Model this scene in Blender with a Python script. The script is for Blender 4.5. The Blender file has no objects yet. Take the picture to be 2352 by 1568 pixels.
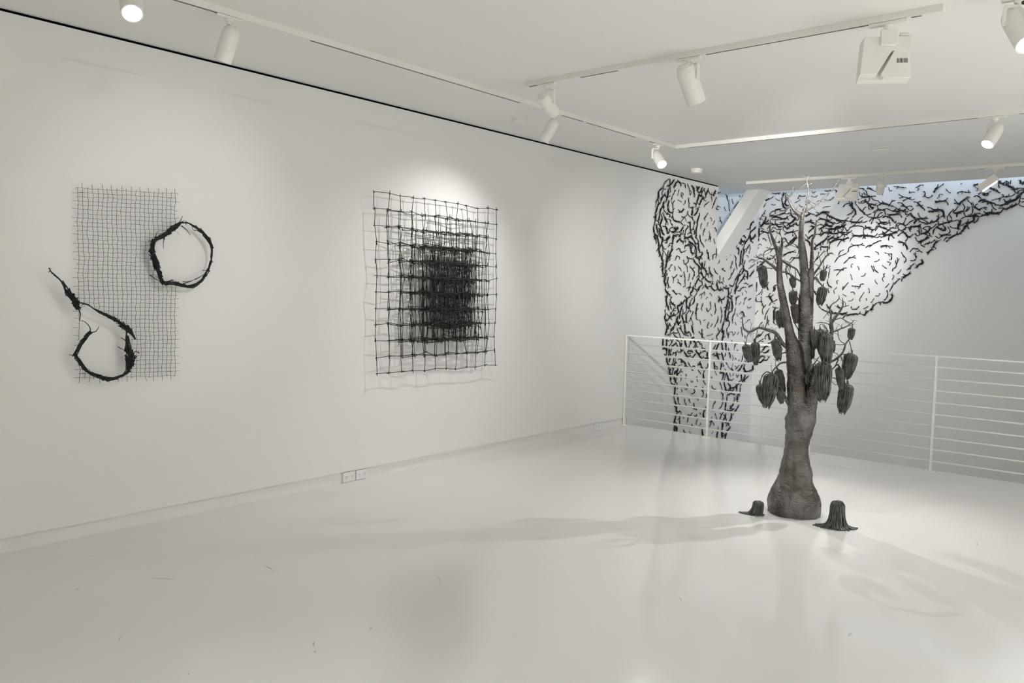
import bpy, math, random
from mathutils import Vector, Matrix, noise

# ------------------------------------------------------------------ camera, world, lights, exposure
S = bpy.context.scene
COL = S.collection
R = math.radians
EYE = Vector((5.15, 0.0, 1.6))

def make_camera():
    yaw, pitch, roll, foc = -0.70245, 0.066547, -0.025519, 1857.66      # focal length in pixels of a 2352 px wide frame
    fw = Vector((math.sin(yaw)*math.cos(pitch), math.cos(yaw)*math.cos(pitch), -math.sin(pitch)))
    rt = Vector((math.cos(yaw), -math.sin(yaw), 0))
    dn = fw.cross(rt)
    c, s = math.cos(roll), math.sin(roll)
    a = c*rt + s*dn
    b = -s*rt + c*dn
    cam = bpy.data.cameras.new('camera')
    cam.sensor_fit = 'HORIZONTAL'
    cam.sensor_width = 36.0
    cam.lens = foc*36.0/2352.0
    cam.clip_start = 0.05
    o = bpy.data.objects.new('camera', cam)
    m = Matrix((a, -b, -fw)).transposed().to_4x4()
    m.translation = EYE
    o.matrix_world = m
    COL.objects.link(o)
    S.camera = o

make_camera()
S.view_settings.view_transform = 'Standard'
S.view_settings.look = 'None'
S.view_settings.exposure = 0.0
S.view_settings.gamma = 1.0
S.view_settings.use_curve_mapping = False
S.cycles.max_bounces = 12
S.cycles.diffuse_bounces = 8
S.cycles.glossy_bounces = 4
S.cycles.caustics_reflective = False
S.cycles.caustics_refractive = False
S.cycles.sample_clamp_indirect = 4.0

W = bpy.data.worlds.new('world')
S.world = W
W.use_nodes = True
W.node_tree.nodes['Background'].inputs[0].default_value = (0.62, 0.78, 1.0, 1)
W.node_tree.nodes['Background'].inputs[1].default_value = 1.0

WARM = (1.0, 0.985, 0.96)
NEUT = (1.0, 0.99, 0.975)
COOL = (0.88, 0.93, 1.0)

def lamp_spot(name, loc, aim, watts, angle, color=WARM, blend=1.0, radius=0.035):
    l = bpy.data.lights.new(name, 'SPOT')
    l.energy = watts; l.color = color
    l.spot_size = R(angle); l.spot_blend = blend; l.shadow_soft_size = radius
    o = bpy.data.objects.new(name, l)
    o.location = loc
    o.rotation_euler = (Vector(aim) - Vector(loc)).to_track_quat('-Z', 'Y').to_euler()
    COL.objects.link(o)
    return o

# added fill spots out of view, without fixtures, brightening the room by bounce
for loc, aim, watts in (((5.6, 0.6, 2.9), (6.6, 0.6, 0), 440), ((5.9, 3.2, 2.9), (7.0, 3.4, 0), 640), ((5.9, 5.8, 2.9), (7.0, 6.2, 0), 780),
                        ((3.2, -0.8, 2.9), (3.2, -1.6, 0), 110), ((5.8, -0.8, 2.9), (6.2, -1.6, 0), 140), ((1.2, -0.9, 2.9), (1.6, -1.4, 0.0), 30)):
    lamp_spot('unseen_fill_spot', loc, aim, watts, 100, NEUT, 1.0, 0.05)

# daylight falling through the roof slot along the back wall
al = bpy.data.lights.new('roof_slot_daylight', 'AREA')
al.shape = 'RECTANGLE'; al.size = 7.0; al.size_y = 0.42
al.energy = 58; al.color = (0.60, 0.76, 1.0)
ao = bpy.data.objects.new('roof_slot_daylight', al)
ao.location = (4.75, 11.58, 4.1)
COL.objects.link(ao)

# spot over the middle of the room (out of the picture) that washes the wire net artwork
lamp_spot('net_wash_lamp', (2.75, 2.9, 2.9), (0.0, 2.62, 1.9), 58, 46, NEUT, 1.0, 0.04)

TWIGS = """
B3,314,1405,309,1322,305,1239|2,279,1412,314,1397,357,1399|2,305,1239,299,1180,335,1148|3,312,1385,298,1292,312,1199
L3,8824,2157,8849,2087,8863,2036|2,8870,2088,8894,2038,8916,2008|3,8916,2008,8940,1967,8949,1921|3,8949,1921,8942,1869,8957,1812
B3,170,2772,230,2764,278,2757|3,207,2748,279,2745,345,2726|3,309,2738,357,2720,404,2718|3,398,2718,432,2734,443,2751
L2,8877,2547,8886,2491,8869,2439|3,8876,2485,8859,2443,8831,2415|3,8841,2416,8874,2373,8897,2338|3,8874,2378,8908,2329,8957,2296
L3,11446,2444,11380,2384,11298,2343|2,11299,2337,11290,2282,11251,2255|3,11251,2255,11284,2208,11261,2159|3,11261,2159,11253,2098,11258,2043
L3,10784,1552,10867,1534,10937,1511|2,10979,1565,10947,1544,10908,1523|2,10923,1556,10969,1461,10965,1412|3,10946,1509,10964,1421,10963,1340
B2,838,2750,857,2745,877,2743|3,864,2743,919,2773,969,2790|3,975,2789,1015,2756,1060,2723|3,1060,2723,1124,2696,1175,2669
B3,1317,2881,1348,2855,1371,2829|3,1351,2916,1354,2861,1368,2823|3,1367,2835,1399,2797,1409,2735|2,1374,2817,1359,2768,1297,2739
B3,1103,1361,1226,1348,1330,1334|2,956,1463,995,1410,1103,1361
B2,1080,2704,1069,2679,1026,2668|2,868,2660,911,2697,968,2695|3,917,2700,981,2688,1026,2661|3,1013,2668,1064,2647,1115,2621
B3,1068,2565,1119,2545,1168,2550|3,1119,2545,1155,2576,1192,2581|3,1192,2575,1241,2579,1276,2609|2,1247,2573,1243,2529,1214,2505
B2,1730,2453,1758,2461,1781,2467|3,1781,2473,1840,2447,1902,2452|2,1761,2419,1806,2430,1840,2447|3,1796,2453,1847,2452,1893,2457
L3,11474,2458,11484,2434,11494,2410|3,11653,2593,11561,2547,11483,2507|3,11482,2512,11459,2471,11477,2432|3,11449,2436,11361,2373,11299,2330
L3,9004,1798,8998,1746,9001,1709|3,8994,1735,9023,1689,9035,1673|2,9059,1700,9035,1663,9038,1626|3,9028,1621,9083,1585,9160,1549
L3,8760,2415,8763,2375,8801,2332|2,8786,2331,8809,2297,8797,2255|2,8759,2298,8776,2269,8782,2249|3,8780,2272,8809,2223,8833,2168
L3,10840,206,10913,192,10986,186|3,10995,283,11019,224,11004,193|3,11238,265,11186,220,11019,224|2,11023,183,11134,183,11131,216
L2,9748,2990,9768,2954,9812,2921|3,9900,2990,9869,2938,9818,2911|3,9825,2900,9806,2849,9740,2740
L1,8782,2726,8791,2677,8773,2655|3,8783,2656,8746,2607,8731,2545|3,8731,2545,8725,2489,8727,2458|2,8722,2458,8710,2422,8693,2380
L2,10715,1392,10748,1395,10781,1401|3,10795,1395,10761,1330,10752,1282|2,10752,1288,10748,1253,10745,1217|3,10764,1357,10753,1286,10741,1223
L2,9054,2996,9048,2938,9075,2864|3,9026,2885,9001,2810,8972,2714|1,9091,2860,9046,2832,9005,2823
L2,11340,2077,11303,2027,11278,1989|3,11292,1996,11297,1947,11259,1903|3,11311,1948,11399,1932,11445,1903|3,11445,1903,11450,1860,11440,1816
L3,10721,1188,10699,1147,10677,1100|3,10670,1100,10682,1052,10723,1034|3,10733,1069,10724,1022,10693,928
L2,9095,1569,9087,1538,9059,1490|2,9045,1537,9057,1516,9070,1490|3,9066,1541,9070,1488,9089,1436|3,9089,1436,9119,1399,9137,1362
L3,9782,2388,9791,2345,9771,2316|2,9785,2342,9836,2291,9863,2254|3,9857,2253,9868,2193,9896,2150|2,9896,2150,9933,2136,9991,2144
B2,1537,1384,1531,1361,1486,1351|3,1501,1352,1434,1349,1374,1331|2,1373,1339,1329,1313,1308,1281|2,1531,1361,1569,1353,1606,1348
L3,9601,1523,9595,1469,9600,1409|3,9600,1409,9658,1386,9681,1392|3,9698,1463,9689,1425,9670,1386|2,9670,1386,9706,1359,9731,1339
L2,9865,2647,9857,2608,9820,2561|3,9851,2607,9820,2555,9807,2505|1,9807,2505,9814,2492,9827,2479|3,9815,2473,9779,2421,9772,2366
B2,2064,2721,2098,2719,2119,2730|3,2119,2724,2149,2688,2189,2657|3,2189,2651,2233,2655,2282,2660|2,2282,2654,2309,2650,2336,2655
L3,9659,2334,9696,2298,9769,2259|2,9769,2259,9796,2211,9824,2163|2,9769,2259,9829,2246,9884,2282|2,9824,2163,9823,2108,9843,2076
L3,11205,1871,11138,1845,11114,1808|2,11287,1904,11246,1885,11205,1871|3,11127,1809,11103,1772,11053,1716|3,11081,1717,11058,1668,11035,1626
B2,1718,2572,1702,2542,1680,2512|3,1718,2578,1765,2552,1806,2545|2,1800,2545,1847,2520,1892,2542|2,1781,2479,1821,2484,1853,2519
L3,9047,1304,9057,1246,9110,1235|2,9104,1314,9159,1282,9227,1238|3,9320,1296,9244,1292,9181,1282|2,9170,1282,9141,1245,9110,1235
B2,2323,2798,2366,2791,2400,2760|3,2405,2760,2458,2763,2501,2750|3,2501,2756,2518,2726,2526,2685|2,2526,2685,2530,2668,2538,2650
B3,2355,2405,2313,2377,2277,2354|3,2281,2366,2260,2354,2234,2337|2,2197,2403,2216,2367,2239,2349|2,2266,2348,2274,2307,2313,2283
B3,558,2429,508,2379,469,2351|2,371,2421,400,2438,431,2414|2,424,2420,450,2380,463,2351|2,414,2420,454,2374,493,2328
B3,1731,2880,1777,2878,1824,2858|3,1773,2877,1814,2863,1849,2849|2,1849,2855,1875,2896,1914,2912|2,1849,2849,1864,2838,1879,2830
B3,3143,2783,3191,2792,3239,2807|3,3234,2807,3276,2827,3317,2852|2,3264,2866,3266,2849,3266,2833
L3,9785,2073,9845,2059,9905,2040|2,9905,2040,9909,2001,9958,1975|2,9958,1975,9975,1920,9973,1875|3,9967,1875,10006,1837,10045,1804
L3,9730,2038,9779,2001,9840,1976|3,9840,1976,9902,1940,9912,1890|2,9906,1890,9917,1835,9866,1805|2,9922,1846,9951,1852,9981,1859
B3,1932,1650,1952,1613,1930,1559|3,1937,1567,1896,1527,1838,1526|2,1838,1526,1809,1532,1800,1494
L3,10823,1520,10814,1466,10793,1413|3,10820,1508,10810,1429,10747,1342
L2,9184,2745,9146,2700,9163,2618|1,9112,2723,9129,2709,9140,2699|2,9158,2607,9151,2565,9176,2509|3,9166,2503,9231,2493,9328,2495
B2,1776,2787,1809,2804,1850,2790|3,1899,2775,1945,2761,1995,2759|2,1995,2771,2033,2775,2055,2786|2,1853,2783,1893,2775,1932,2792
B2,2289,2530,2326,2547,2369,2540|3,2375,2528,2356,2493,2324,2471|2,2330,2470,2357,2464,2375,2434|2,2370,2522,2412,2538,2442,2578
B1,2532,2674,2538,2676,2545,2679|3,2366,2604,2414,2608,2461,2624|2,2424,2608,2454,2648,2462,2700|2,2460,2630,2490,2669,2532,2680
B2,1114,2640,1165,2625,1207,2649|2,1207,2643,1244,2629,1268,2635|3,1156,2551,1211,2568,1245,2623|2,1150,2544,1136,2526,1121,2507
L3,9291,2413,9209,2365,9136,2349|2,9082,2367,9146,2350,9200,2349|1,9199,2359,9274,2359,9339,2366|3,9432,2434,9391,2399,9339,2363
B3,3224,2730,3261,2756,3298,2776|2,3150,2753,3184,2754,3213,2747|2,3223,2741,3195,2731,3177,2704|2,3124,2695,3152,2705,3177,2699
B3,187,2662,236,2637,278,2642|2,278,2642,337,2640,378,2650|2,388,2684,378,2639,404,2604|3,404,2604,434,2580,464,2573
L3,11478,540,11465,483,11529,428|3,11785,446,11627,431,11490,422|2,11445,484,11468,453,11490,422
B2,2449,2543,2419,2503,2409,2451|3,2450,2532,2488,2513,2526,2495|3,2526,2495,2552,2494,2550,2529|2,2550,2529,2539,2543,2523,2553
B3,1700,2797,1747,2789,1787,2787|2,1638,2757,1672,2786,1706,2796|2,1706,2790,1668,2749,1653,2695|2,1788,2775,1798,2750,1802,2726
B2,1345,2564,1392,2581,1446,2583|2,1446,2583,1500,2578,1526,2547|3,1532,2540,1578,2557,1620,2544|2,1542,2577,1560,2564,1579,2551
B2,3071,2854,3109,2868,3148,2875|2,3138,2872,3181,2887,3229,2890|2,3181,2887,3194,2908,3174,2920|2,3229,2895,3276,2898,3309,2919
L3,10882,1329,10846,1281,10824,1228|3,10927,1341,10857,1309,10847,1237|3,10793,1238,10831,1218,10868,1205
L3,9558,1496,9484,1452,9398,1420|3,9375,1425,9367,1393,9403,1349|2,9403,1349,9362,1317,9298,1296
B3,149,2698,108,2676,49,2631|3,83,2683,55,2637,32,2614|2,10,2610,16,2614,37,2620|2,38,2614,51,2585,82,2572
B3,1185,2956,1240,2959,1295,2950|2,1179,2950,1171,2925,1163,2901|2,1322,3017,1318,2974,1295,2944|2,1295,2944,1321,2905,1347,2873
B2,3208,3084,3233,3077,3234,3049|2,3213,3078,3212,3062,3215,3045|3,3215,3045,3251,3015,3285,3002|3,3245,3027,3280,3002,3310,2984
B3,2691,2439,2651,2411,2611,2389|2,2694,2473,2694,2456,2691,2439|2,2610,2394,2569,2390,2544,2361|2,2615,2394,2591,2360,2571,2346
B3,2816,2668,2857,2672,2896,2687|2,2896,2687,2916,2698,2946,2694|2,2816,2668,2850,2701,2858,2745|2,2858,2745,2854,2768,2845,2791
B2,1523,2945,1542,2913,1561,2894|3,1524,2926,1561,2894,1591,2868|2,1471,2911,1500,2928,1530,2923|3,1591,2868,1617,2824,1641,2814
B2,472,2886,432,2871,394,2810|2,265,2769,312,2784,353,2800|3,318,2784,365,2794,394,2804|2,394,2798,424,2786,458,2801
B3,533,2691,489,2652,443,2631|3,556,2713,506,2663,449,2637|2,437,2631,441,2620,444,2608
B3,2991,2857,3027,2839,3063,2821|2,3062,2826,3092,2819,3118,2796|2,3063,2815,3080,2770,3116,2740|2,3103,2796,3123,2794,3142,2795
B2,375,2593,389,2547,432,2512|3,426,2506,490,2516,536,2520|2,536,2515,576,2536,621,2547|2,432,2506,418,2495,404,2484
B3,3086,3092,3121,3089,3146,3080|3,3136,3077,3171,3059,3200,3068|2,3129,3067,3131,3039,3140,3011|2,3166,3059,3192,3035,3211,3040
B2,2234,2544,2242,2490,2250,2449|2,2214,2497,2229,2486,2243,2479|3,2255,2449,2298,2460,2335,2476|2,2194,2462,2218,2426,2250,2443
B2,549,2503,573,2474,580,2446|3,419,2310,511,2346,581,2435
B2,1443,3047,1454,3003,1485,2977|2,1480,3027,1481,3005,1482,2984|3,1479,2978,1539,2978,1586,2978|2,1580,2966,1582,2936,1560,2906
B2,1500,2701,1465,2677,1426,2630|2,1420,2624,1386,2588,1339,2558|2,1339,2558,1323,2527,1299,2516|2,1299,2516,1279,2553,1253,2579
B2,1754,2755,1721,2735,1700,2694|2,1768,2721,1746,2698,1700,2687|3,1619,2678,1666,2683,1700,2687|2,1625,2678,1611,2660,1597,2642
B3,2479,2357,2435,2314,2424,2263|3,2424,2256,2386,2227,2354,2191
B3,984,2378,947,2359,936,2328|2,922,2341,885,2322,868,2284|3,873,2297,865,2274,856,2252|2,858,2348,872,2322,935,2334
B3,3204,2825,3251,2834,3299,2837|3,3294,2837,3326,2857,3352,2900
L2,9583,2291,9597,2260,9644,2241|3,9608,2260,9667,2242,9713,2234|2,9702,2239,9762,2204,9778,2161|2,9778,2155,9782,2112,9820,2069
B2,944,2544,940,2499,915,2474|2,950,2537,961,2518,971,2499|3,942,2455,978,2492,1028,2503|2,871,2475,915,2481,942,2455
L3,8693,2385,8702,2330,8725,2276|3,8724,2296,8731,2266,8743,2236|3,8715,2273,8721,2258,8737,2244
L3,8930,2715,8902,2687,8916,2637|2,8915,2647,8950,2589,9056,2567|2,8994,2562,9067,2563,9074,2532
B2,163,2790,191,2829,244,2844|3,244,2844,285,2860,339,2852|1,244,2838,245,2815,255,2795|2,339,2840,392,2844,425,2877
B2,1265,2250,1213,2215,1212,2168|2,1295,2195,1224,2164,1187,2137|2,1224,2168,1187,2129,1158,2081
L2,9053,1230,9064,1212,9082,1193|3,9097,1193,9117,1150,9089,1092|3,9108,1129,9090,1082,9071,1050
L2,9012,3001,8933,2951,8897,2891|1,8882,2879,8920,2860,8965,2873|3,8872,2878,8790,2828,8768,2781
B3,2962,2671,2997,2672,3021,2688|3,3006,2694,3045,2704,3079,2697|2,3072,2742,3073,2722,3072,2703|2,2984,2718,2998,2705,3011,2694
L2,11164,2407,11169,2365,11160,2317|3,11182,2372,11240,2358,11282,2366|3,11158,2412,11166,2367,11167,2322|2,11175,2373,11243,2360,11295,2369
L2,11266,1970,11198,1938,11162,1882|3,11148,1882,11083,1832,11032,1788|2,11032,1788,10997,1733,10959,1697
L3,9386,1285,9351,1242,9370,1209|3,9364,1226,9394,1193,9407,1165|2,9480,1219,9438,1192,9406,1171|2,9348,1215,9322,1199,9296,1184
B2,1979,2431,1995,2455,2038,2478|3,2038,2484,2073,2453,2097,2423|3,2097,2423,2117,2416,2136,2416|2,2131,2416,2149,2430,2162,2451
L3,9551,1168,9582,1135,9582,1074|3,9581,1080,9629,1057,9695,1077|2,9695,1077,9732,1048,9770,1014
B2,228,1615,210,1584,224,1559|3,217,1565,238,1528,259,1510|3,220,1561,248,1520,266,1495|2,266,1495,242,1465,218,1435
L3,11205,2217,11177,2143,11184,2083|3,11182,2095,11174,2040,11150,1997
B2,1507,3025,1555,2998,1603,2977|2,1597,2978,1626,2985,1661,2983|2,1603,2977,1635,2933,1688,2921|2,1694,2918,1709,2902,1724,2886
L2,8908,2193,8928,2132,8947,2082|1,8919,2183,8969,2129,9031,2138|2,8942,2081,8936,2055,8930,2029|2,8916,1941,8940,1967,8931,2019
B3,2645,2709,2686,2713,2727,2717|3,2691,2713,2726,2728,2762,2732|2,2681,2701,2678,2682,2679,2662
L3,8884,2655,8847,2611,8820,2562|3,8834,2569,8823,2522,8806,2470
B3,1158,2394,1201,2399,1263,2392|2,1261,2417,1260,2404,1257,2392|3,1340,2421,1298,2410,1263,2392|1,1263,2385,1271,2373,1276,2360
B2,1791,2538,1832,2519,1867,2512|2,1873,2500,1920,2486,1959,2492|3,1881,2457,1926,2474,1965,2485
B3,2421,2861,2473,2873,2532,2870|2,2531,2876,2546,2889,2556,2909|2,2537,2872,2559,2851,2568,2822|1,2414,2884,2423,2872,2432,2863
B2,474,2846,488,2794,501,2760|3,488,2789,514,2742,555,2730|3,560,2729,551,2696,517,2674
B2,2583,2603,2603,2614,2624,2624|2,2632,2756,2598,2717,2569,2672|2,2569,2672,2571,2632,2588,2603|2,2593,2706,2600,2677,2617,2648
B3,1555,2442,1608,2440,1667,2433|2,1667,2433,1696,2445,1706,2469|2,1537,2448,1529,2427,1521,2405|2,1543,2442,1550,2423,1554,2405
L2,10747,1193,10826,1204,10909,1185|2,10909,1185,10900,1137,10850,1096|2,10837,1096,10836,1037,10874,994|3,10771,1229,10805,1216,10839,1210
B3,1059,2496,1122,2482,1172,2487|3,1171,2494,1220,2499,1270,2485
L3,9053,2738,9015,2688,9026,2621|3,9030,2627,9064,2594,9128,2589
B3,2868,2643,2893,2659,2907,2670|2,2912,2670,2929,2635,2911,2597|2,2911,2597,2897,2586,2880,2575|3,2873,2649,2880,2620,2866,2598
B2,1884,2842,1931,2810,1966,2784|3,1966,2784,2006,2771,2046,2757|2,2046,2757,2065,2753,2085,2753|2,2052,2751,2057,2733,2059,2715
B3,3271,2992,3305,2979,3338,2983|2,3333,2983,3366,2989,3407,2984|2,3301,2968,3322,2934,3355,2930
L3,10518,1547,10559,1518,10524,1477|3,10547,1512,10625,1507,10703,1519|2,10612,1507,10615,1478,10643,1454|2,10726,1549,10708,1531,10690,1513
B2,2909,2819,2885,2801,2886,2778|3,2881,2778,2912,2754,2943,2742|2,2943,2748,2972,2769,3011,2767|2,2938,2742,2950,2750,2962,2758
L3,10448,1740,10452,1705,10494,1665|3,10481,1665,10535,1637,10612,1644|2,10596,1679,10572,1661,10548,1637|2,10408,1629,10445,1639,10482,1654
B3,1353,2638,1414,2633,1468,2631|2,1468,2634,1522,2626,1562,2644|2,1474,2634,1488,2643,1502,2652
L3,9916,818,9955,783,10017,751|3,10005,758,10056,715,10106,701|2,10062,795,10040,762,10017,751|2,10153,722,10130,709,10106,701
B3,906,2545,949,2569,991,2599|3,991,2599,1048,2598,1098,2590
L2,10075,2019,10061,1968,10065,1929|3,9998,1938,10072,1918,10124,1880|1,10059,1923,10089,1924,10119,1931|3,10111,1885,10138,1858,10163,1847
L3,9605,2511,9615,2453,9638,2384|2,9555,2505,9583,2505,9617,2507|2,9573,2352,9627,2378,9675,2359
B3,707,2659,759,2664,796,2688|3,746,2664,785,2657,824,2636|2,824,2643,838,2623,863,2635
L3,9904,1442,9885,1386,9867,1324|1,9956,1383,9927,1377,9904,1375|2,9867,1324,9877,1274,9903,1240|1,9903,1246,9934,1231,9964,1225
B2,2702,2433,2731,2455,2750,2483|3,2783,2533,2765,2493,2756,2476|2,2746,2471,2743,2454,2740,2437|2,2751,2476,2726,2454,2701,2438
L2,9695,1359,9629,1326,9609,1293|3,9602,1304,9606,1255,9605,1206|2,9547,1223,9594,1200,9650,1205
L3,9624,2213,9656,2171,9665,2128|3,9665,2133,9701,2113,9752,2116|1,9713,2108,9712,2092,9715,2081|2,9680,2227,9688,2200,9685,2167
B3,2722,2627,2724,2581,2711,2536|3,2714,2581,2701,2530,2719,2495
L2,9483,2352,9486,2314,9498,2304|3,9488,2298,9554,2308,9621,2323|2,9474,2322,9475,2312,9481,2301|3,9476,2298,9548,2308,9626,2319
B2,1079,2351,1069,2313,1065,2269|3,1063,2301,1000,2295,943,2302|2,944,2296,946,2274,946,2251
B2,2863,2912,2893,2924,2924,2906|2,2924,2906,2956,2870,2986,2863|3,2922,2844,2956,2865,2986,2866
B2,2435,3094,2432,3074,2426,3054|2,2493,3094,2453,3059,2412,3032|3,2431,3060,2407,3027,2393,2993
B3,781,2606,833,2585,865,2590|3,840,2578,791,2541,754,2504
B2,3008,3091,3034,3067,3036,3028|2,3005,3050,3018,3039,3031,3028|3,3032,3023,3057,2999,3082,2992|2,3077,2998,3107,2991,3123,2967
B3,3318,2847,3354,2878,3371,2899|3,3371,2899,3388,2931,3410,2940|2,3372,2893,3374,2877,3374,2860
L2,9974,2963,10000,2930,10027,2899|3,10092,2987,10042,2940,10008,2908|2,10033,2900,10017,2876,9948,2847|1,9960,2846,9998,2827,10045,2832
B2,2461,2613,2467,2592,2469,2572|3,2474,2566,2526,2581,2583,2597|2,2474,2566,2465,2549,2455,2531
B3,2163,1939,2116,1901,2062,1863|2,2073,1916,2091,1907,2109,1901|2,2056,1856,2055,1837,2058,1818
L3,11665,2464,11566,2420,11495,2397|3,11650,2489,11586,2439,11481,2398
B3,1585,2875,1620,2873,1656,2865|2,1656,2859,1667,2871,1678,2882|2,1656,2862,1692,2852,1731,2877|2,1692,2852,1696,2827,1700,2803
L2,9930,1824,9920,1801,9904,1784|3,9910,1784,9860,1744,9817,1693|2,9904,1779,9954,1757,9978,1747|2,9817,1699,9824,1682,9831,1666
L2,9159,2176,9147,2133,9118,2090|3,9189,2133,9129,2091,9081,2031
B2,1770,2679,1797,2708,1832,2695|3,1840,2693,1882,2668,1906,2637|2,1906,2637,1930,2606,1940,2630
B2,1955,2877,2000,2872,2024,2841|3,2019,2841,2048,2822,2071,2809|2,2070,2815,2103,2826,2136,2818|1,1986,2825,2002,2835,2019,2841
L3,10466,718,10557,714,10615,652|3,10526,763,10555,735,10583,707|2,10567,743,10613,736,10659,733
L2,10333,1755,10305,1720,10290,1679|1,10299,1720,10336,1720,10373,1727|2,10167,1671,10252,1690,10290,1679|3,10290,1679,10343,1646,10408,1624
L2,9435,811,9512,819,9579,833|3,9591,821,9628,781,9701,733|2,9712,743,9745,759,9781,746
B3,2886,2603,2851,2593,2812,2571|2,2814,2623,2808,2600,2801,2578|2,2746,2551,2776,2573,2801,2578
L3,8969,2415,9007,2382,9021,2336|2,8918,2407,8944,2406,8974,2411|2,9032,2394,9028,2384,9018,2373|3,9021,2342,9043,2328,9072,2350
B2,2190,2645,2152,2635,2120,2612|3,2201,2639,2186,2616,2165,2593|2,2067,2572,2099,2589,2125,2624
B3,3022,2671,3055,2687,3095,2691|3,3094,2697,3129,2684,3163,2683
L3,9486,1420,9457,1371,9438,1333|3,9438,1333,9430,1295,9422,1252
B2,2074,2542,2091,2540,2107,2541|3,2108,2535,2151,2552,2195,2551|2,2114,2523,2120,2502,2132,2487|2,2134,2552,2133,2532,2131,2511
L2,9451,719,9518,716,9596,683|3,9534,708,9528,690,9522,672|3,9581,691,9613,667,9645,643|2,9630,636,9670,619,9710,602
L3,9361,2283,9309,2253,9279,2228|3,9351,2277,9397,2253,9464,2244|2,9419,2249,9485,2259,9514,2247
L2,9377,1128,9425,1073,9475,1006|2,9200,1031,9230,1062,9294,1076|2,9294,1076,9338,1064,9403,1073
B3,1125,2435,1082,2420,1046,2389|2,1042,2345,1043,2367,1046,2389|2,1076,2414,1113,2420,1163,2412
B3,1994,2354,2037,2342,2072,2327|3,2072,2327,2095,2289,2105,2245
B2,2223,2638,2257,2608,2301,2594|3,2307,2588,2361,2592,2403,2609
B2,2582,2534,2610,2487,2601,2458|2,2601,2458,2566,2430,2519,2425|2,2566,2430,2595,2428,2624,2432
B3,2283,2117,2306,2073,2287,2051|3,2287,2058,2254,2036,2228,1999
B2,1315,3029,1342,3027,1369,3026|3,1370,3020,1378,2977,1397,2951|2,1397,2951,1418,2949,1439,2949|2,1391,2951,1396,2923,1400,2896
B3,1162,2669,1212,2661,1273,2659|2,1144,2664,1159,2673,1174,2681|2,1273,2659,1296,2690,1314,2701
L2,9512,1371,9506,1316,9486,1284|3,9485,1295,9517,1251,9544,1190
L3,8933,2262,8902,2203,8860,2144|2,8845,2143,8817,2116,8793,2094
B3,150,2145,178,2120,203,2126|2,184,2126,235,2132,266,2163|2,207,2176,259,2169,296,2200
L2,9193,1533,9184,1517,9175,1491|2,9198,1537,9169,1499,9188,1468|3,9187,1473,9244,1436,9299,1425|1,9274,1462,9259,1452,9243,1441
B3,91,984,40,939,10,885|2,10,873,10,885,15,904
B3,2582,2435,2540,2431,2514,2420|2,2481,2449,2495,2436,2509,2426|2,2509,2420,2484,2391,2451,2409|1,2451,2409,2443,2414,2435,2421
B2,2672,2969,2692,2982,2722,2983|2,2672,2965,2692,2981,2727,2987|2,2722,2985,2743,2979,2764,2977|2,2764,2977,2794,2969,2820,2971
L3,11574,2674,11509,2646,11484,2621|3,11483,2627,11461,2585,11458,2545|2,11319,2524,11370,2545,11438,2544
B3,1037,2434,1008,2396,971,2372|2,1042,2478,1043,2456,1044,2434|2,1074,2458,1059,2443,1044,2427|2,978,2365,976,2349,973,2334
L3,8944,2806,8886,2767,8833,2731|2,8876,2756,8849,2708,8802,2662
L3,9235,2991,9184,2954,9145,2908|3,9245,2992,9300,2988,9330,2954
B2,1959,2599,1970,2602,1981,2605|3,1981,2599,2015,2592,2050,2579|2,2050,2579,2068,2548,2059,2513|2,1944,2558,1949,2576,1953,2593
L2,10203,1951,10208,1894,10203,1820|3,10233,1895,10248,1861,10314,1829
L3,8776,2817,8775,2756,8725,2696|1,8729,2701,8722,2670,8733,2628
L3,9187,2304,9180,2251,9167,2208|2,9173,2203,9099,2207,9071,2161
L3,8829,2374,8842,2324,8861,2279|2,8871,2280,8903,2262,8930,2248|1,8856,2277,8888,2254,8930,2236
L2,10546,1103,10571,1049,10530,1003|2,10652,1083,10591,1043,10536,1009|1,10520,974,10541,956,10562,938|2,10517,1004,10516,986,10520,968
L3,9098,2295,9047,2276,9017,2253|3,9093,2287,9043,2253,8992,2234|2,8932,2218,8956,2232,8981,2241
B2,1961,2987,1995,2967,2013,2955|2,2013,2955,2052,2947,2098,2921|2,1969,2942,1991,2944,2013,2952|1,2103,2920,2137,2910,2164,2920
B2,1985,2130,1994,2088,1975,2051|2,1965,2096,1976,2036,1963,2005|2,1967,2005,1943,1990,1934,1960
B3,407,2182,480,2218,572,2236
B3,230,824,187,805,147,734|2,147,734,126,720,104,706|1,109,799,144,800,178,804
B2,337,1742,287,1729,282,1685|3,282,1704,284,1673,285,1642|2,295,1738,301,1701,299,1664
L2,9600,2700,9657,2705,9702,2712|3,9663,2705,9656,2651,9644,2585
L2,9389,104,9419,99,9449,91|3,9434,99,9438,48,9485,21|2,9543,37,9530,20,9500,12|2,9469,30,9463,12,9457,-6
L3,10459,633,10489,580,10495,517|2,10507,571,10560,560,10573,512
L3,9983,1691,9927,1656,9881,1633|2,9798,1649,9846,1633,9871,1611|2,9950,1662,9917,1628,9884,1605
B1,2432,2361,2453,2350,2473,2335|2,2435,2369,2402,2340,2370,2329|2,2374,2347,2362,2329,2349,2312|2,2370,2329,2338,2324,2312,2306
L2,9801,1336,9758,1297,9738,1259|2,9737,1264,9717,1232,9701,1215|2,9750,1248,9777,1203,9810,1163
B3,3284,2766,3321,2781,3339,2802|2,3331,2780,3363,2806,3367,2850
L2,10882,1460,10875,1401,10852,1359|2,10894,1484,10865,1413,10854,1349
B3,1590,2551,1621,2532,1645,2519|2,1645,2519,1638,2501,1629,2483|2,1639,2519,1679,2536,1700,2578
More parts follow.
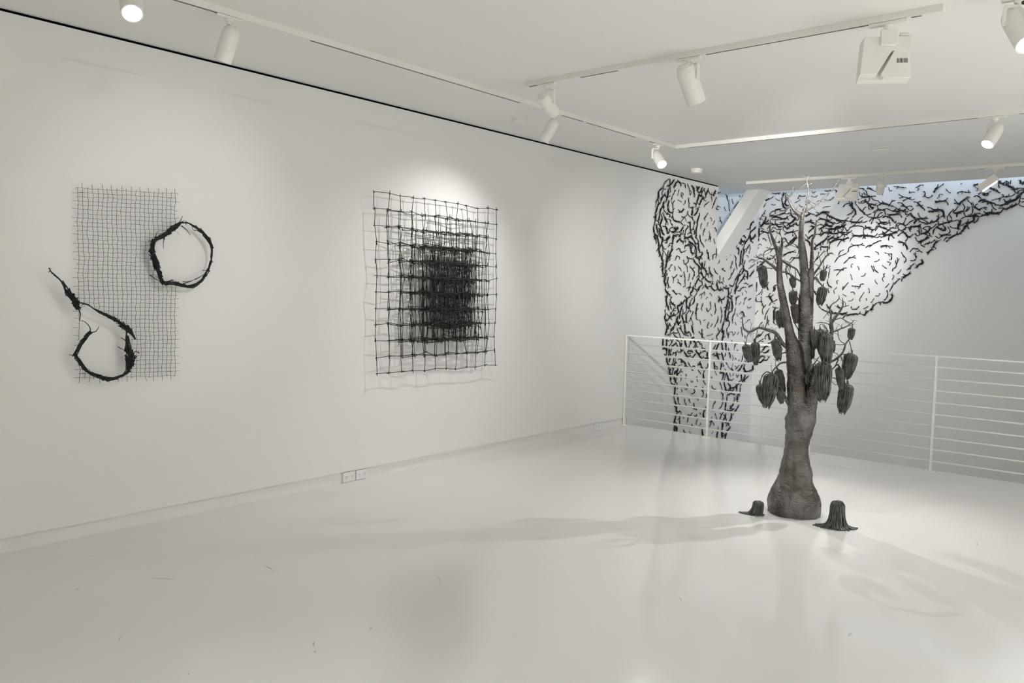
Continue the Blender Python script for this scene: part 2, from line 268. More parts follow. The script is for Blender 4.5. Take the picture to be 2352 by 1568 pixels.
B2,2758,2704,2781,2669,2811,2665|2,2741,2639,2781,2661,2822,2662|2,2832,2656,2850,2664,2867,2672
B2,10,1538,23,1488,94,1482|2,90,1549,98,1482,123,1424
B3,874,1676,932,1588,953,1534
L3,9422,-24,9404,-81,9378,-118|2,9403,-73,9452,-123,9482,-137
B3,2696,2815,2724,2859,2759,2875|2,2754,2875,2783,2908,2792,2918
L2,9664,1939,9718,1906,9786,1927|2,9730,1901,9768,1869,9782,1836|2,9781,1842,9773,1808,9747,1775
B2,1401,2883,1432,2851,1459,2807|3,1459,2807,1502,2774,1533,2749
B2,1827,2730,1847,2722,1868,2716|3,1856,2717,1907,2721,1969,2724
B3,1081,1446,1123,1408,1164,1354|2,1164,1354,1187,1359,1211,1364
B2,1988,2586,1967,2557,1986,2521|2,1986,2515,2031,2508,2058,2531|2,1954,2480,1973,2497,1986,2521
B2,1246,2473,1217,2436,1187,2431|3,1187,2431,1151,2400,1109,2376
L3,9616,2986,9659,2948,9707,2861
B2,362,3096,352,3057,336,3018|3,368,3096,357,3079,349,3063|2,336,3018,344,2977,364,2925
B3,2957,2943,2992,2941,3021,2943|2,2967,2932,2998,2916,3021,2940|1,3021,2945,3035,2959,3049,2972
L2,9885,1589,9840,1561,9807,1538|3,9807,1536,9811,1492,9792,1447|1,9798,1447,9769,1436,9735,1430
B2,1686,2627,1704,2615,1722,2602|3,1716,2602,1773,2618,1825,2617
B2,200,1267,202,1209,188,1150|2,220,1201,189,1133,165,1090
L2,9543,2646,9497,2589,9445,2552|2,9388,2564,9433,2559,9466,2565|2,9466,2565,9423,2540,9382,2507
L2,10938,117,10924,78,10946,35|3,10956,124,11047,132,11178,117
B2,1335,2229,1340,2276,1377,2299|2,1369,2299,1421,2314,1466,2317|1,1367,2338,1387,2322,1414,2314
B3,703,2736,741,2760,779,2778|2,733,2799,779,2778,824,2764
B3,95,2083,58,2039,14,1995|3,101,2083,121,2089,140,2095
L3,9267,2306,9213,2313,9172,2289|3,9191,2317,9173,2279,9164,2262|2,9196,2315,9224,2306,9251,2303
B2,2144,2222,2180,2259,2228,2254|2,2228,2258,2264,2228,2292,2206|1,2216,2221,2233,2221,2250,2228
B3,10,1982,10,1969,10,1937|2,10,2020,10,2001,10,1982
L2,10411,2205,10397,2153,10386,2135|2,10374,2134,10301,2108,10299,2057|2,10412,2136,10413,2119,10397,2084
L2,10610,1395,10641,1336,10660,1277|2,10660,1283,10638,1236,10630,1183
L2,10476,-206,10430,-256,10391,-299|2,10393,-221,10476,-206,10551,-270
B3,1762,2290,1812,2301,1862,2296|1,1862,2300,1891,2298,1923,2288|1,1863,2289,1877,2277,1892,2269
B3,2205,2862,2229,2832,2252,2813|1,2185,2828,2205,2828,2223,2832|2,2252,2813,2263,2798,2270,2783|2,2263,2801,2283,2783,2292,2762
L2,9507,1855,9523,1791,9545,1732|2,9544,1737,9537,1688,9505,1666
B3,720,2402,753,2388,788,2343|3,780,2369,789,2340,796,2311
B3,758,2414,795,2452,839,2470|3,801,2458,824,2459,846,2463
B2,485,2607,519,2623,554,2628|2,491,2601,515,2603,538,2605|2,443,2584,489,2601,534,2636
B2,1064,1788,1098,1741,1130,1718|2,1062,1823,1083,1752,1120,1717
B3,1716,1499,1704,1460,1684,1421|2,1683,1428,1655,1404,1619,1380
L2,10201,523,10164,476,10186,421|3,10155,484,10170,449,10178,413
L2,9752,2531,9722,2482,9715,2427|2,9670,2418,9715,2427,9740,2402|2,9746,2402,9736,2380,9727,2357
L3,9190,626,9215,581,9241,522|2,9248,615,9242,594,9237,573
B2,2204,2199,2213,2162,2221,2140|2,2223,2155,2215,2118,2202,2103|1,2184,2192,2198,2177,2213,2162|2,2209,2106,2175,2095,2154,2099
L2,9616,2033,9586,1988,9531,1964|2,9483,2011,9497,1968,9542,1965|1,9554,1960,9580,1923,9602,1864
L2,10126,1852,10105,1817,10034,1793|2,10052,1793,9989,1764,10017,1720|2,10016,1731,10024,1708,10031,1692
B2,854,2072,922,2143,989,2232
L3,9032,882,9106,874,9131,825|2,9131,825,9112,789,9079,806
B2,1910,2553,1878,2530,1845,2500|2,1905,2541,1928,2539,1951,2540|2,1845,2500,1817,2477,1794,2477
L1,9907,2369,9887,2323,9912,2308|2,9914,2351,9918,2301,9957,2259|2,9957,2259,10007,2234,10034,2208
B2,2273,3011,2286,2981,2277,2952|2,2282,2952,2305,2933,2327,2926|1,2277,2947,2266,2944,2256,2939|2,2327,2926,2358,2936,2373,2956
L3,9818,2708,9793,2663,9723,2607|1,9762,2692,9818,2719,9876,2727
L3,9063,1993,9035,1945,8993,1876
L2,10094,2964,10158,2929,10245,2922|3,10301,2989,10272,2964,10245,2922
L3,9946,2872,9892,2814,9843,2760|1,9806,2781,9837,2765,9872,2768
L3,10673,466,10781,451,10753,365
L2,9421,1127,9465,1132,9501,1098|2,9501,1098,9538,1059,9608,1035|2,9608,1030,9665,1034,9689,1016
L2,9378,977,9446,947,9474,881|3,9515,928,9500,904,9485,880
L3,11399,553,11348,489,11239,447
L2,9554,1547,9590,1525,9625,1515|2,9703,1537,9646,1531,9603,1504|2,9554,1545,9578,1531,9602,1518|2,9691,1541,9658,1529,9625,1518
B3,2972,2847,3012,2845,3052,2827|2,2958,2831,2972,2842,2987,2847
B3,1466,2437,1519,2448,1573,2441|2,1577,2466,1581,2453,1584,2441
L3,10809,-405,10821,-438,10826,-488|2,10828,-415,10903,-457,10851,-475
L3,10805,-267,10819,-321,10815,-373|2,10850,-280,10834,-298,10818,-317
B3,2826,2582,2797,2555,2779,2521|2,2808,2549,2817,2526,2826,2503
L2,10983,2140,11013,2120,11036,2100|2,11034,2112,11033,2052,11060,1993|1,11060,1993,11070,1961,11080,1934
B2,1221,2480,1271,2466,1319,2478|2,1325,2484,1283,2466,1267,2429
L3,8945,2527,8968,2498,9011,2475|2,8990,2474,8988,2453,8988,2427|1,9011,2475,9028,2454,9045,2432
B3,10,2593,10,2546,10,2500|2,10,2504,10,2496,10,2488
B2,1515,2743,1558,2729,1610,2746|2,1558,2729,1595,2697,1630,2696
B3,2347,2742,2406,2748,2454,2752
L2,10284,1465,10297,1396,10233,1345|2,10233,1345,10183,1356,10174,1385
L3,9149,2994,9079,2947,8994,2902
L3,11138,1700,11074,1650,11025,1584
L2,10995,1952,10940,1893,10916,1863|2,10916,1863,10878,1826,10814,1795|1,10900,1886,10904,1875,10902,1863
B3,598,2440,553,2418,519,2390|2,485,2385,508,2393,530,2401
L3,10879,453,10911,394,10973,325
B2,93,2856,76,2822,84,2799|2,83,2805,42,2783,20,2720|1,10,2750,10,2740,26,2731
L2,9509,2990,9547,2936,9586,2876|1,9565,2927,9607,2894,9593,2855
L2,9989,2989,9927,2955,9897,2891|3,9832,2885,9886,2874,9909,2887
L2,10543,1832,10541,1777,10538,1748|2,10484,1770,10551,1742,10628,1755|1,10615,1749,10636,1735,10657,1721
B2,1751,2607,1809,2593,1865,2609|2,1852,2652,1854,2634,1854,2616|1,1860,2598,1868,2585,1873,2573
B2,113,1440,132,1399,161,1434|2,132,1399,117,1348,129,1298
L2,9319,1162,9247,1120,9217,1089|2,9217,1094,9177,1058,9124,1049
L3,9770,1159,9785,1114,9812,1074|2,9812,1074,9836,1057,9850,1034
L3,11346,1881,11295,1825,11228,1787|2,11310,1819,11332,1811,11355,1802
L2,9100,1780,9077,1737,9084,1711|2,9077,1732,9102,1680,9100,1643
L2,10099,782,10159,796,10221,788|3,10240,781,10247,746,10247,706
L3,9113,991,9116,948,9114,906|2,9118,985,9151,976,9183,972
L3,9142,2060,9061,2014,9023,1971
L1,8945,2112,8994,2079,9037,2050|2,9075,2109,9047,2055,9031,1992
L3,11335,250,11240,248,11248,165
L2,11236,1298,11280,1330,11338,1322|3,11318,1330,11370,1297,11383,1255
B2,2030,2208,2052,2178,2068,2148|2,2068,2155,2097,2118,2092,2088|1,2092,2088,2082,2075,2069,2066
L3,10242,-25,10213,-76,10227,-136
B2,10,1773,10,1742,10,1716|1,10,1729,10,1726,10,1727|2,10,1710,10,1685,10,1679|1,10,1673,10,1651,10,1635
B3,925,2788,988,2795,1039,2784
B3,1057,2547,1076,2541,1095,2540|2,999,2564,1028,2557,1056,2553|3,1051,2547,1053,2528,1052,2509
L3,9130,757,9149,699,9188,654
L3,9402,-150,9408,-184,9411,-258
L3,10927,-142,10896,-196,10828,-237
B3,1550,3099,1586,3088,1610,3074|2,1604,3077,1646,3051,1663,3053
L3,10095,1794,10159,1762,10247,1741|2,10235,1741,10259,1747,10283,1759
B3,1393,2445,1448,2444,1501,2443
L2,11474,2322,11406,2276,11296,2233|1,11497,2311,11489,2249,11474,2187
L2,11209,1561,11126,1548,11103,1500|1,11084,1548,11092,1536,11101,1524|1,11091,1534,11096,1485,11101,1429|1,11182,1550,11146,1538,11110,1526
L3,10667,1674,10760,1664,10853,1671|2,10742,1711,10747,1690,10753,1669
L3,10810,888,10818,831,10828,773
L3,11337,-59,11276,-111,11204,-145
L2,9286,2130,9328,2153,9383,2151|2,9373,2140,9419,2110,9529,2132
B1,1887,3099,1927,3096,1950,3089|2,1932,3093,1978,3087,2017,3073|1,2012,3079,2031,3075,2048,3071|1,1944,3089,1933,3079,1925,3069
B2,1313,1999,1249,1964,1191,1896
B3,47,2550,103,2531,164,2506
L2,9552,2609,9599,2581,9680,2571|2,9668,2570,9700,2535,9708,2503
L2,9364,237,9374,207,9384,177|3,9391,177,9417,127,9447,128
L2,9977,940,9908,909,9853,860|2,9977,940,10009,916,10041,892
B2,995,2662,1000,2637,1003,2612|3,1002,2637,1029,2604,1061,2585
L3,10903,15,10890,-41,10887,-97
L3,11095,-167,11099,-217,11050,-273
L3,9377,360,9381,309,9370,259
L3,11370,88,11274,97,11263,23
L3,10684,750,10729,694,10761,639
L3,9447,-159,9457,-197,9463,-264
B3,396,2997,396,2935,442,2904
B3,2850,3062,2880,3063,2905,3067|1,2850,3056,2888,3020,2904,3002|1,2904,3002,2899,2989,2884,2989
L3,11662,1947,11578,1894,11509,1849
L3,11514,379,11480,331,11428,276
B2,86,3001,115,3023,139,3028|2,98,3001,152,3021,198,3048
B2,1103,3097,1116,3093,1129,3086|2,1123,3077,1166,3078,1222,3069|2,1222,3072,1234,3059,1247,3046
L3,9645,2225,9556,2209,9501,2195|2,9512,2201,9502,2179,9498,2162
L3,10695,608,10700,552,10670,502
L3,10148,2152,10164,2107,10169,2062|1,10168,2068,10194,2052,10220,2039
L3,9602,964,9618,908,9644,863
L3,10670,893,10701,844,10720,784
L2,9694,817,9708,783,9778,785|3,9706,816,9787,813,9823,805
L3,9250,500,9256,478,9260,456|2,9260,456,9293,410,9366,397
L3,9041,1867,9013,1819,8990,1787|2,8943,1786,8959,1784,8974,1787
L3,9834,951,9895,920,9910,880|2,9910,880,9941,871,9972,861
L2,9323,1393,9249,1366,9199,1324|3,9198,1340,9199,1324,9200,1308
B2,1286,2659,1341,2648,1396,2637|2,1335,2651,1349,2666,1363,2681
L2,10334,2902,10278,2835,10224,2751
L2,9422,839,9358,815,9315,806|2,9380,808,9366,785,9351,761|1,9262,787,9315,801,9292,823
L3,9993,2127,9949,2081,9906,2034
B2,2589,2591,2640,2607,2681,2620|2,2681,2620,2696,2617,2712,2610
L3,10812,313,10853,253,10876,203
B2,804,2359,843,2287,913,2322
B2,523,2787,570,2769,601,2734|2,601,2728,597,2694,562,2695
L3,10955,-430,10941,-470,10920,-532
L3,10674,-380,10660,-419,10648,-481
L3,11635,354,11539,327,11486,280
B3,1266,1346,1312,1352,1365,1362
L3,10592,890,10557,850,10510,799
L3,9177,1196,9148,1160,9109,1113
B2,1373,2483,1393,2464,1411,2451|2,1412,2445,1371,2414,1349,2371
B3,110,2763,100,2711,72,2666
L3,10191,-291,10203,-331,10216,-395
L3,11377,396,11392,341,11388,287
B2,1877,1687,1890,1641,1884,1611|2,1884,1611,1865,1572,1844,1560
L2,9542,2458,9565,2449,9512,2407|2,9571,2444,9512,2413,9504,2375
L2,9225,982,9239,949,9189,903|2,9290,985,9264,964,9239,944
L2,9201,2880,9141,2824,9105,2748
L2,10425,1448,10442,1396,10472,1349|2,10453,1349,10436,1326,10425,1303
B2,216,1382,181,1306,165,1230
L3,9395,2351,9364,2328,9333,2305|2,9276,2333,9309,2329,9341,2332|2,9327,2307,9348,2314,9369,2321
L3,10815,1653,10833,1605,10838,1552
B3,151,2536,211,2534,258,2544
L3,9023,999,9021,957,9019,909
L3,9180,871,9186,828,9187,780
L3,10960,-109,11071,-116,11181,-102
B2,2640,2886,2668,2851,2695,2832|2,2643,2840,2669,2833,2695,2832
B3,2173,2551,2217,2556,2254,2572
L3,9439,589,9412,561,9432,502
B2,2198,2058,2165,2021,2132,1991|1,2151,2036,2155,2025,2159,2014|1,2112,1976,2136,1982,2160,1991
B3,179,619,137,573,94,553
B3,250,767,209,722,166,702
L2,9720,661,9770,614,9803,589|2,9803,589,9864,608,9913,594
B2,1413,1450,1430,1419,1483,1421|2,1483,1421,1504,1441,1518,1461
B2,2794,2788,2796,2759,2782,2737|2,2818,2781,2807,2748,2777,2732
B2,1239,2498,1294,2497,1343,2496|2,1343,2496,1357,2505,1365,2520
B2,581,3005,597,3044,619,3048|2,603,3038,643,3030,682,3039
B2,1350,1785,1307,1729,1287,1689|1,1287,1689,1281,1713,1292,1737
L2,10537,1267,10518,1203,10478,1151|1,10478,1151,10454,1134,10436,1117
L3,11081,2264,11113,2224,11104,2181|1,11104,2181,11119,2167,11134,2153
L3,9435,2669,9383,2632,9297,2614
L2,9764,947,9732,915,9714,860|2,9764,947,9772,928,9779,908
L2,10939,738,10963,704,10987,669|2,10940,738,10971,704,10993,662
L1,10167,2431,10183,2387,10182,2325|1,10184,2370,10198,2354,10213,2327|1,10178,2368,10181,2334,10146,2309|1,10205,2341,10219,2319,10216,2291
B3,357,2948,372,2890,408,2872
L2,10070,903,10079,877,10087,851|3,10070,840,10144,831,10181,818
L3,11155,-25,11084,-59,11051,-97
B3,10,512,10,459,11,446
B3,278,2630,303,2607,369,2599
L2,10099,1605,10029,1585,9971,1562|1,10005,1579,10014,1545,10023,1512|1,10100,1603,10102,1580,10098,1557
L2,10736,174,10793,130,10783,58|1,10817,160,10801,141,10794,121
L3,9997,2010,9989,1965,10023,1927
B2,-504,3029,-501,2951,-487,2881
B2,918,2215,904,2143,871,2090
B1,403,3099,392,3086,381,3072|2,381,3072,401,3014,397,2969|1,404,3077,416,3065,428,3053
B2,1869,2441,1864,2411,1860,2381|2,1865,2446,1862,2413,1860,2379
L2,11409,1692,11295,1690,11241,1665|2,11241,1665,11201,1640,11145,1639
L1,10933,547,10992,503,11065,502|1,11095,574,11055,515,11088,464|2,11047,499,11077,481,11106,463
L3,9370,939,9306,914,9243,895
B3,157,1739,179,1696,194,1652
L3,10053,635,10089,588,10133,554
B3,185,661,133,657,108,622
B2,1616,2292,1672,2333,1715,2355
B2,17,2478,10,2466,10,2453|2,79,2526,31,2498,10,2458
L2,11304,1100,11327,1059,11330,1034|2,11330,1034,11353,992,11375,967
L3,9761,1676,9763,1643,9733,1598
B2,153,2483,168,2437,202,2355
B2,202,2713,263,2706,340,2709
L2,11217,2441,11290,2427,11334,2412|2,11207,2449,11275,2436,11330,2411
B2,2071,2803,2106,2766,2128,2771|2,2123,2769,2139,2777,2149,2797
L2,11088,1380,11058,1307,11008,1260
L3,9337,487,9377,447,9387,410
B2,1078,1859,1084,1921,1089,1983
L2,9291,612,9313,610,9336,602|2,9335,610,9302,568,9291,526
L2,9551,2813,9556,2760,9566,2702
L2,9322,1823,9281,1790,9228,1778|1,9200,1796,9228,1773,9233,1714
L3,9908,773,9863,742,9806,722
B3,230,1001,241,959,251,918
B2,504,2108,539,2145,614,2144
L3,9731,1615,9699,1581,9701,1559|2,9712,1565,9730,1557,9748,1549
L1,8998,2500,9060,2508,9103,2493|2,9114,2499,9105,2472,9161,2435
B2,1157,1963,1203,1971,1272,1968
L2,10923,-288,11015,-298,11038,-342|2,10998,-305,10972,-318,10946,-331
L3,9469,221,9474,195,9473,169|1,9495,167,9521,121,9560,106
L2,9052,1372,9056,1320,9050,1267
L2,10065,1096,10070,1039,10088,982
B2,1362,2144,1319,2097,1283,2066
L2,11402,244,11369,197,11366,126
B2,-335,3001,-375,2964,-414,2908
B3,1626,1403,1613,1364,1600,1332
L2,9699,1724,9679,1685,9650,1619
B2,1422,2167,1385,2143,1347,2140|1,1385,2143,1415,2142,1442,2135
L2,9542,-40,9538,-88,9558,-150
B2,190,3103,232,3092,279,3101|2,283,3086,297,3094,309,3102
B1,966,2973,998,2959,1036,2957|2,1030,2957,1066,2974,1090,2998
B2,1953,1794,1941,1749,1916,1695
L2,11024,1284,10993,1220,11016,1171
B2,255,658,223,605,162,609
L2,9989,1070,10040,1040,10091,1016|1,10092,1004,10124,986,10156,968|1,10119,1038,10096,1024,10079,1011
B2,247,1010,188,973,181,922
B2,2021,2901,2064,2925,2108,2938
B2,147,920,104,892,71,856|1,113,884,135,881,157,883
L3,11078,-371,11007,-396,10953,-406
L2,10910,2059,10901,2011,10866,1951
B2,3403,3055,3391,3044,3382,3034|3,3390,3072,3398,3053,3404,3033
B2,1245,2386,1209,2355,1181,2305
B2,1682,2020,1706,1974,1744,1936
L3,9395,686,9331,661,9347,638
B2,1451,2313,1496,2320,1521,2335|1,1496,2324,1522,2314,1549,2308
B2,1062,2178,1045,2231,1039,2284
B3,1066,2364,1097,2363,1127,2388
B2,141,1029,109,977,67,941
L2,11196,857,11131,860,11111,779
B2,1396,3099,1449,3099,1497,3096
B3,1022,2497,1078,2502,1083,2515
B2,1752,2903,1794,2871,1841,2857
B2,2028,1855,1994,1817,1968,1779
L2,10103,2664,10040,2617,10006,2592|1,10006,2598,10019,2582,10027,2561
B2,95,1663,78,1624,53,1592|1,52,1599,27,1582,10,1566
L2,9325,733,9300,684,9267,646
L2,9340,1183,9266,1147,9215,1116
B2,1656,2427,1709,2414,1742,2437
B2,3341,2939,3368,2965,3408,2965
L2,10686,326,10726,279,10767,220
L2,11446,2309,11394,2257,11356,2206
L2,9070,1831,9056,1810,9036,1794|2,9047,1784,9033,1762,9020,1736
L3,10096,1710,10129,1682,10167,1666|1,10167,1666,10193,1655,10218,1650
L3,10051,662,10038,621,9990,624
B2,1233,2854,1261,2890,1310,2900
L2,9177,1945,9122,1907,9102,1885|1,9102,1885,9125,1865,9157,1863
L2,9156,1462,9170,1414,9216,1377
L2,9264,2002,9272,2034,9303,2057|1,9303,2062,9358,2048,9377,2017
L3,9823,2993,9785,2962,9770,2933
B2,2397,2416,2354,2423,2323,2394
L2,10871,437,10831,392,10808,345
B2,-567,3131,-539,3100,-526,3030
L2,10803,32,10772,-21,10704,-43
B2,2607,2539,2645,2520,2687,2513
B3,558,2656,589,2621,612,2615
B2,2261,2649,2305,2624,2339,2605
B2,1562,1776,1525,1768,1519,1733|1,1519,1733,1505,1719,1487,1709
B2,3078,2987,3108,2968,3148,2947
L2,10827,-123,10768,-166,10736,-203
L2,11332,83,11299,36,11304,-14
L2,9256,862,9232,821,9241,777
B2,877,2603,921,2614,972,2606
B2,2681,2794,2668,2760,2633,2733
B3,1221,1467,1246,1436,1269,1429
L2,9569,2058,9638,2039,9707,2042|1,9568,2063,9575,2047,9582,2031
L2,10043,2456,9998,2419,9996,2369
L2,10857,-159,10915,-206,10957,-259
B2,1413,1747,1459,1740,1504,1740
B2,2167,3067,2194,3080,2215,3096|1,2215,3096,2239,3098,2263,3096
B2,1051,2036,1036,1992,1021,1947
B2,367,2219,346,2265,325,2312
L2,9230,1613,9297,1582,9331,1561|1,9240,1619,9263,1608,9274,1598
L1,10554,63,10507,20,10495,-42|1,10569,93,10555,59,10541,25
B2,2155,2879,2177,2877,2200,2868|2,2205,2868,2221,2878,2237,2884
B2,1442,2906,1484,2892,1525,2908
L2,9601,1387,9594,1343,9540,1310
L2,11682,2041,11595,2013,11496,1978
L2,10058,1453,10044,1414,10028,1380|1,10028,1380,10042,1368,10055,1354
L2,10176,252,10181,190,10159,165
L3,9195,2406,9239,2399,9285,2423
L3,10180,698,10242,689,10304,697
L2,9371,2988,9431,2984,9457,2937
B2,2032,2591,2053,2626,2062,2667
B2,2741,2824,2764,2789,2756,2750
L2,10355,1927,10396,1888,10475,1862
L2,11270,1794,11188,1761,11151,1718
B2,1492,3081,1528,3060,1548,3017
L2,10119,2822,10037,2789,9998,2752
L2,11405,675,11381,626,11357,586
B2,330,2657,383,2667,424,2660
L2,11287,534,11214,506,11179,483|1,11154,538,11184,524,11213,510
L2,9660,178,9655,145,9689,112|1,9688,120,9708,103,9729,86
B2,137,2577,165,2616,206,2632
L2,9529,587,9473,543,9445,523
L2,8951,2789,8978,2766,9064,2796
L3,11496,1700,11567,1720,11626,1727
B2,1783,2689,1817,2706,1857,2693
L2,11099,2361,11131,2321,11231,2309
L3,9653,2341,9684,2311,9703,2296
L2,10266,1189,10232,1155,10228,1121|1,10228,1121,10248,1115,10267,1106
B2,-642,2779,-629,2729,-606,2689
B2,2244,2555,2262,2519,2267,2478
B2,1572,2285,1615,2311,1644,2311
L2,10395,2798,10342,2750,10412,2745
L1,11453,1551,11426,1532,11399,1513|1,11393,1536,11369,1486,11365,1437|1,11450,1544,11422,1532,11394,1519
B2,2795,2867,2827,2837,2844,2808
L2,9844,2065,9938,2075,9988,2049
B2,117,1171,93,1136,68,1093
B2,275,1487,305,1501,334,1522|1,267,1479,285,1467,307,1455
B2,1044,2177,1074,2204,1117,2204
B2,478,2630,463,2591,435,2557
L2,9295,1060,9330,1027,9408,1008
B2,335,2560,331,2514,345,2473
L2,10504,863,10444,825,10395,804
B2,1788,1520,1752,1515,1724,1484
B2,966,3096,982,3092,998,3091|2,992,3088,1017,3090,1041,3098
L2,10284,615,10287,576,10224,549
B2,1652,2024,1676,1989,1689,1951
L3,9209,746,9204,721,9199,697
L2,11500,2077,11585,2112,11675,2103
L2,8756,2256,8764,2220,8777,2185
B3,97,2653,127,2651,157,2651
L2,10936,1660,10900,1612,10875,1582
L2,9485,2467,9431,2444,9401,2405
B2,2912,2940,2936,2956,2971,2951
L2,10439,293,10486,250,10564,236
B2,2213,2727,2226,2691,2249,2661
L2,8905,2575,8923,2540,8966,2518
B2,1903,2194,1912,2156,1911,2118
L2,9907,289,9926,249,9865,232
L3,9381,578,9361,557,9341,537
B3,3356,3091,3367,3063,3368,3046
L2,9887,-27,9827,-59,9771,-46
L2,10597,1941,10638,1919,10705,1904|1,10648,1955,10643,1943,10638,1925
B2,1193,3036,1192,2999,1209,2961
L3,10891,1701,10925,1701,10959,1703|2,10849,1719,10883,1710,10918,1702
B2,2858,2825,2865,2790,2892,2767
B2,269,2567,305,2561,352,2565
L2,11526,2381,11564,2368,11602,2361|2,11510,2382,11552,2373,11594,2364
B2,151,1989,197,1989,236,1983
L2,10897,1035,10894,993,10891,957
B2,1526,2534,1522,2498,1530,2460
B2,1701,2348,1743,2370,1765,2370
L1,9364,2871,9344,2840,9397,2800|1,9375,2870,9396,2845,9368,2821
B1,1839,1922,1818,1914,1834,1876|1,1827,1883,1810,1853,1820,1811
B2,1016,2737,1011,2700,1038,2674
B2,286,2132,282,2095,296,2058
B1,1575,1657,1548,1610,1520,1562|1,1520,1562,1523,1547,1530,1532
B2,3369,2784,3393,2767,3420,2760
L2,11049,2304,11032,2268,11084,2240
L2,9306,2499,9362,2487,9413,2467
B2,1401,2760,1391,2729,1365,2706
L2,9082,1467,9074,1436,9066,1404
L2,8899,1899,8942,1936,8978,1938
L2,8885,2844,8862,2816,8879,2787
L2,9602,1651,9669,1666,9727,1659
B1,94,2966,77,2932,61,2898|2,83,2938,75,2924,66,2910
L2,11347,1740,11403,1754,11493,1731
L2,9452,2398,9427,2364,9434,2338
B2,1643,2665,1633,2635,1623,2605
L2,11492,587,11572,566,11651,570
B1,72,2420,91,2433,125,2401|1,65,2427,89,2438,127,2403
B3,377,2433,375,2410,373,2387
B2,1501,2793,1517,2823,1540,2837
B2,277,2533,302,2509,338,2497
B2,1574,2863,1576,2826,1589,2801
L2,10172,391,10208,357,10251,331
L2,10025,-61,9987,-91,9946,-72
B2,10,2436,10,2417,10,2398|2,10,2430,10,2415,10,2400
B2,2928,2658,2953,2657,2977,2667
L2,9122,2048,9119,2017,9115,1990
L2,9081,2377,9121,2401,9173,2415
B2,2103,2411,2093,2384,2078,2358
L2,9644,658,9632,614,9610,604
L2,11182,71,11186,38,11170,7
L2,9923,102,9926,67,9960,41
L2,10280,197,10283,166,10277,135
L2,8694,2501,8732,2525,8771,2543
B1,2500,2958,2463,2966,2454,2937|1,2459,2937,2445,2917,2431,2915
B2,2279,2519,2303,2511,2328,2500
L2,10322,2493,10342,2477,10383,2446
L2,8771,2467,8803,2449,8800,2423
L2,9766,-83,9765,-109,9763,-139
B1,2089,3033,2087,3016,2088,2998|1,2091,3004,2126,3011,2159,3012
B2,1888,2439,1912,2424,1930,2402
L2,10134,2179,10112,2150,10138,2129
B2,1076,1701,1086,1673,1095,1646
L2,10013,543,10047,514,10081,493
L1,9665,1849,9646,1805,9649,1772|1,9649,1772,9633,1758,9617,1750
B1,1817,2206,1860,2194,1918,2190
L2,9762,1524,9735,1502,9708,1480
B2,10,2681,10,2658,10,2665
L2,9351,1722,9397,1707,9431,1692
B2,1254,3027,1237,3006,1226,2985
B1,947,2847,978,2865,1047,2871
B2,279,886,254,868,228,858
L2,9462,1164,9466,1140,9466,1115
L2,9369,731,9349,710,9329,690
B2,2784,2879,2798,2901,2813,2909
B1,1200,1719,1163,1679,1177,1632
L3,9841,1001,9813,990,9784,986
L1,10831,743,10820,717,10809,690|1,10833,735,10817,711,10801,688
B2,1292,3006,1287,2981,1282,2957
B1,2528,3034,2536,3022,2545,3007|1,2545,3013,2572,2983,2593,2981
B2,1986,2724,2001,2705,2011,2681
B2,1420,3097,1406,3077,1398,3056
B2,274,1592,252,1572,231,1559
B2,1719,2669,1731,2644,1744,2625
B2,208,2592,239,2585,262,2590
L2,11046,-48,11085,-72,11125,-96
L2,9671,-237,9689,-269,9721,-281
L2,10749,597,10769,572,10789,547
B1,1859,2085,1895,2073,1903,2058|1,1903,2066,1895,2047,1887,2032
B2,1382,3013,1404,3003,1425,2990
B2,716,2479,733,2456,750,2440
L2,10989,438,11001,413,11021,387
L2,9690,381,9714,364,9732,336
B3,337,2393,329,2379,321,2365
L1,11310,397,11274,374,11248,351|1,11214,407,11230,385,11247,364
B1,772,3034,825,3012,859,3032
L2,9044,2232,9025,2208,8994,2208
L2,9930,21,9978,13,10020,-3
L1,10071,-135,10010,-170,10030,-211
L2,9300,1130,9269,1117,9237,1105
B1,533,2940,578,2966,611,2987
L1,9543,505,9539,465,9527,422
B2,3261,3091,3256,3073,3258,3053
L1,10957,1035,11011,1042,11054,976
L1,10226,1006,10301,1010,10400,1030
L1,10570,-109,10608,-141,10640,-200
L1,11602,1533,11566,1524,11530,1514|1,11513,1503,11571,1512,11628,1529
B2,2072,2688,2088,2699,2104,2707
L1,9301,2899,9267,2858,9264,2821
L1,9952,2527,9920,2491,9918,2447
B1,1823,3092,1829,3070,1836,3049|1,1837,3037,1854,3042,1870,3050
L1,10919,812,10921,787,10923,763|1,10925,803,10923,783,10920,763
B1,1526,1880,1563,1888,1583,1927
L2,9383,917,9395,900,9408,878
B1,1756,2119,1729,2092,1689,2085
B2,1717,3020,1735,3006,1753,3000
B2,2287,2659,2303,2665,2319,2676
L2,10035,1652,10057,1670,10080,1687
L2,10401,733,10439,743,10476,753
B2,222,2263,210,2244,198,2226
B1,2038,1979,2023,1946,1996,1915
B1,1374,1910,1395,1879,1405,1832
B2,906,2277,888,2267,869,2258
B2,1797,2429,1814,2438,1831,2446
L1,11483,1412,11545,1383,11651,1403
B1,1781,1654,1776,1619,1732,1614
B2,188,1777,185,1755,183,1733
L1,10191,2910,10188,2871,10204,2833
L2,10447,2988,10403,2975,10373,2960
B1,1395,1653,1433,1661,1457,1627
L1,11007,347,11049,332,11093,313|1,11136,351,11100,341,11063,335
L2,9692,2768,9721,2762,9767,2769
B2,855,2797,874,2788,894,2780
L1,9351,1931,9392,1900,9438,1872
L3,9488,847,9511,838,9534,835
B1,1557,2154,1593,2158,1631,2146
B1,1937,1903,1955,1885,1936,1839
B2,3197,2864,3207,2850,3218,2835
L1,9988,457,9993,396,10026,386
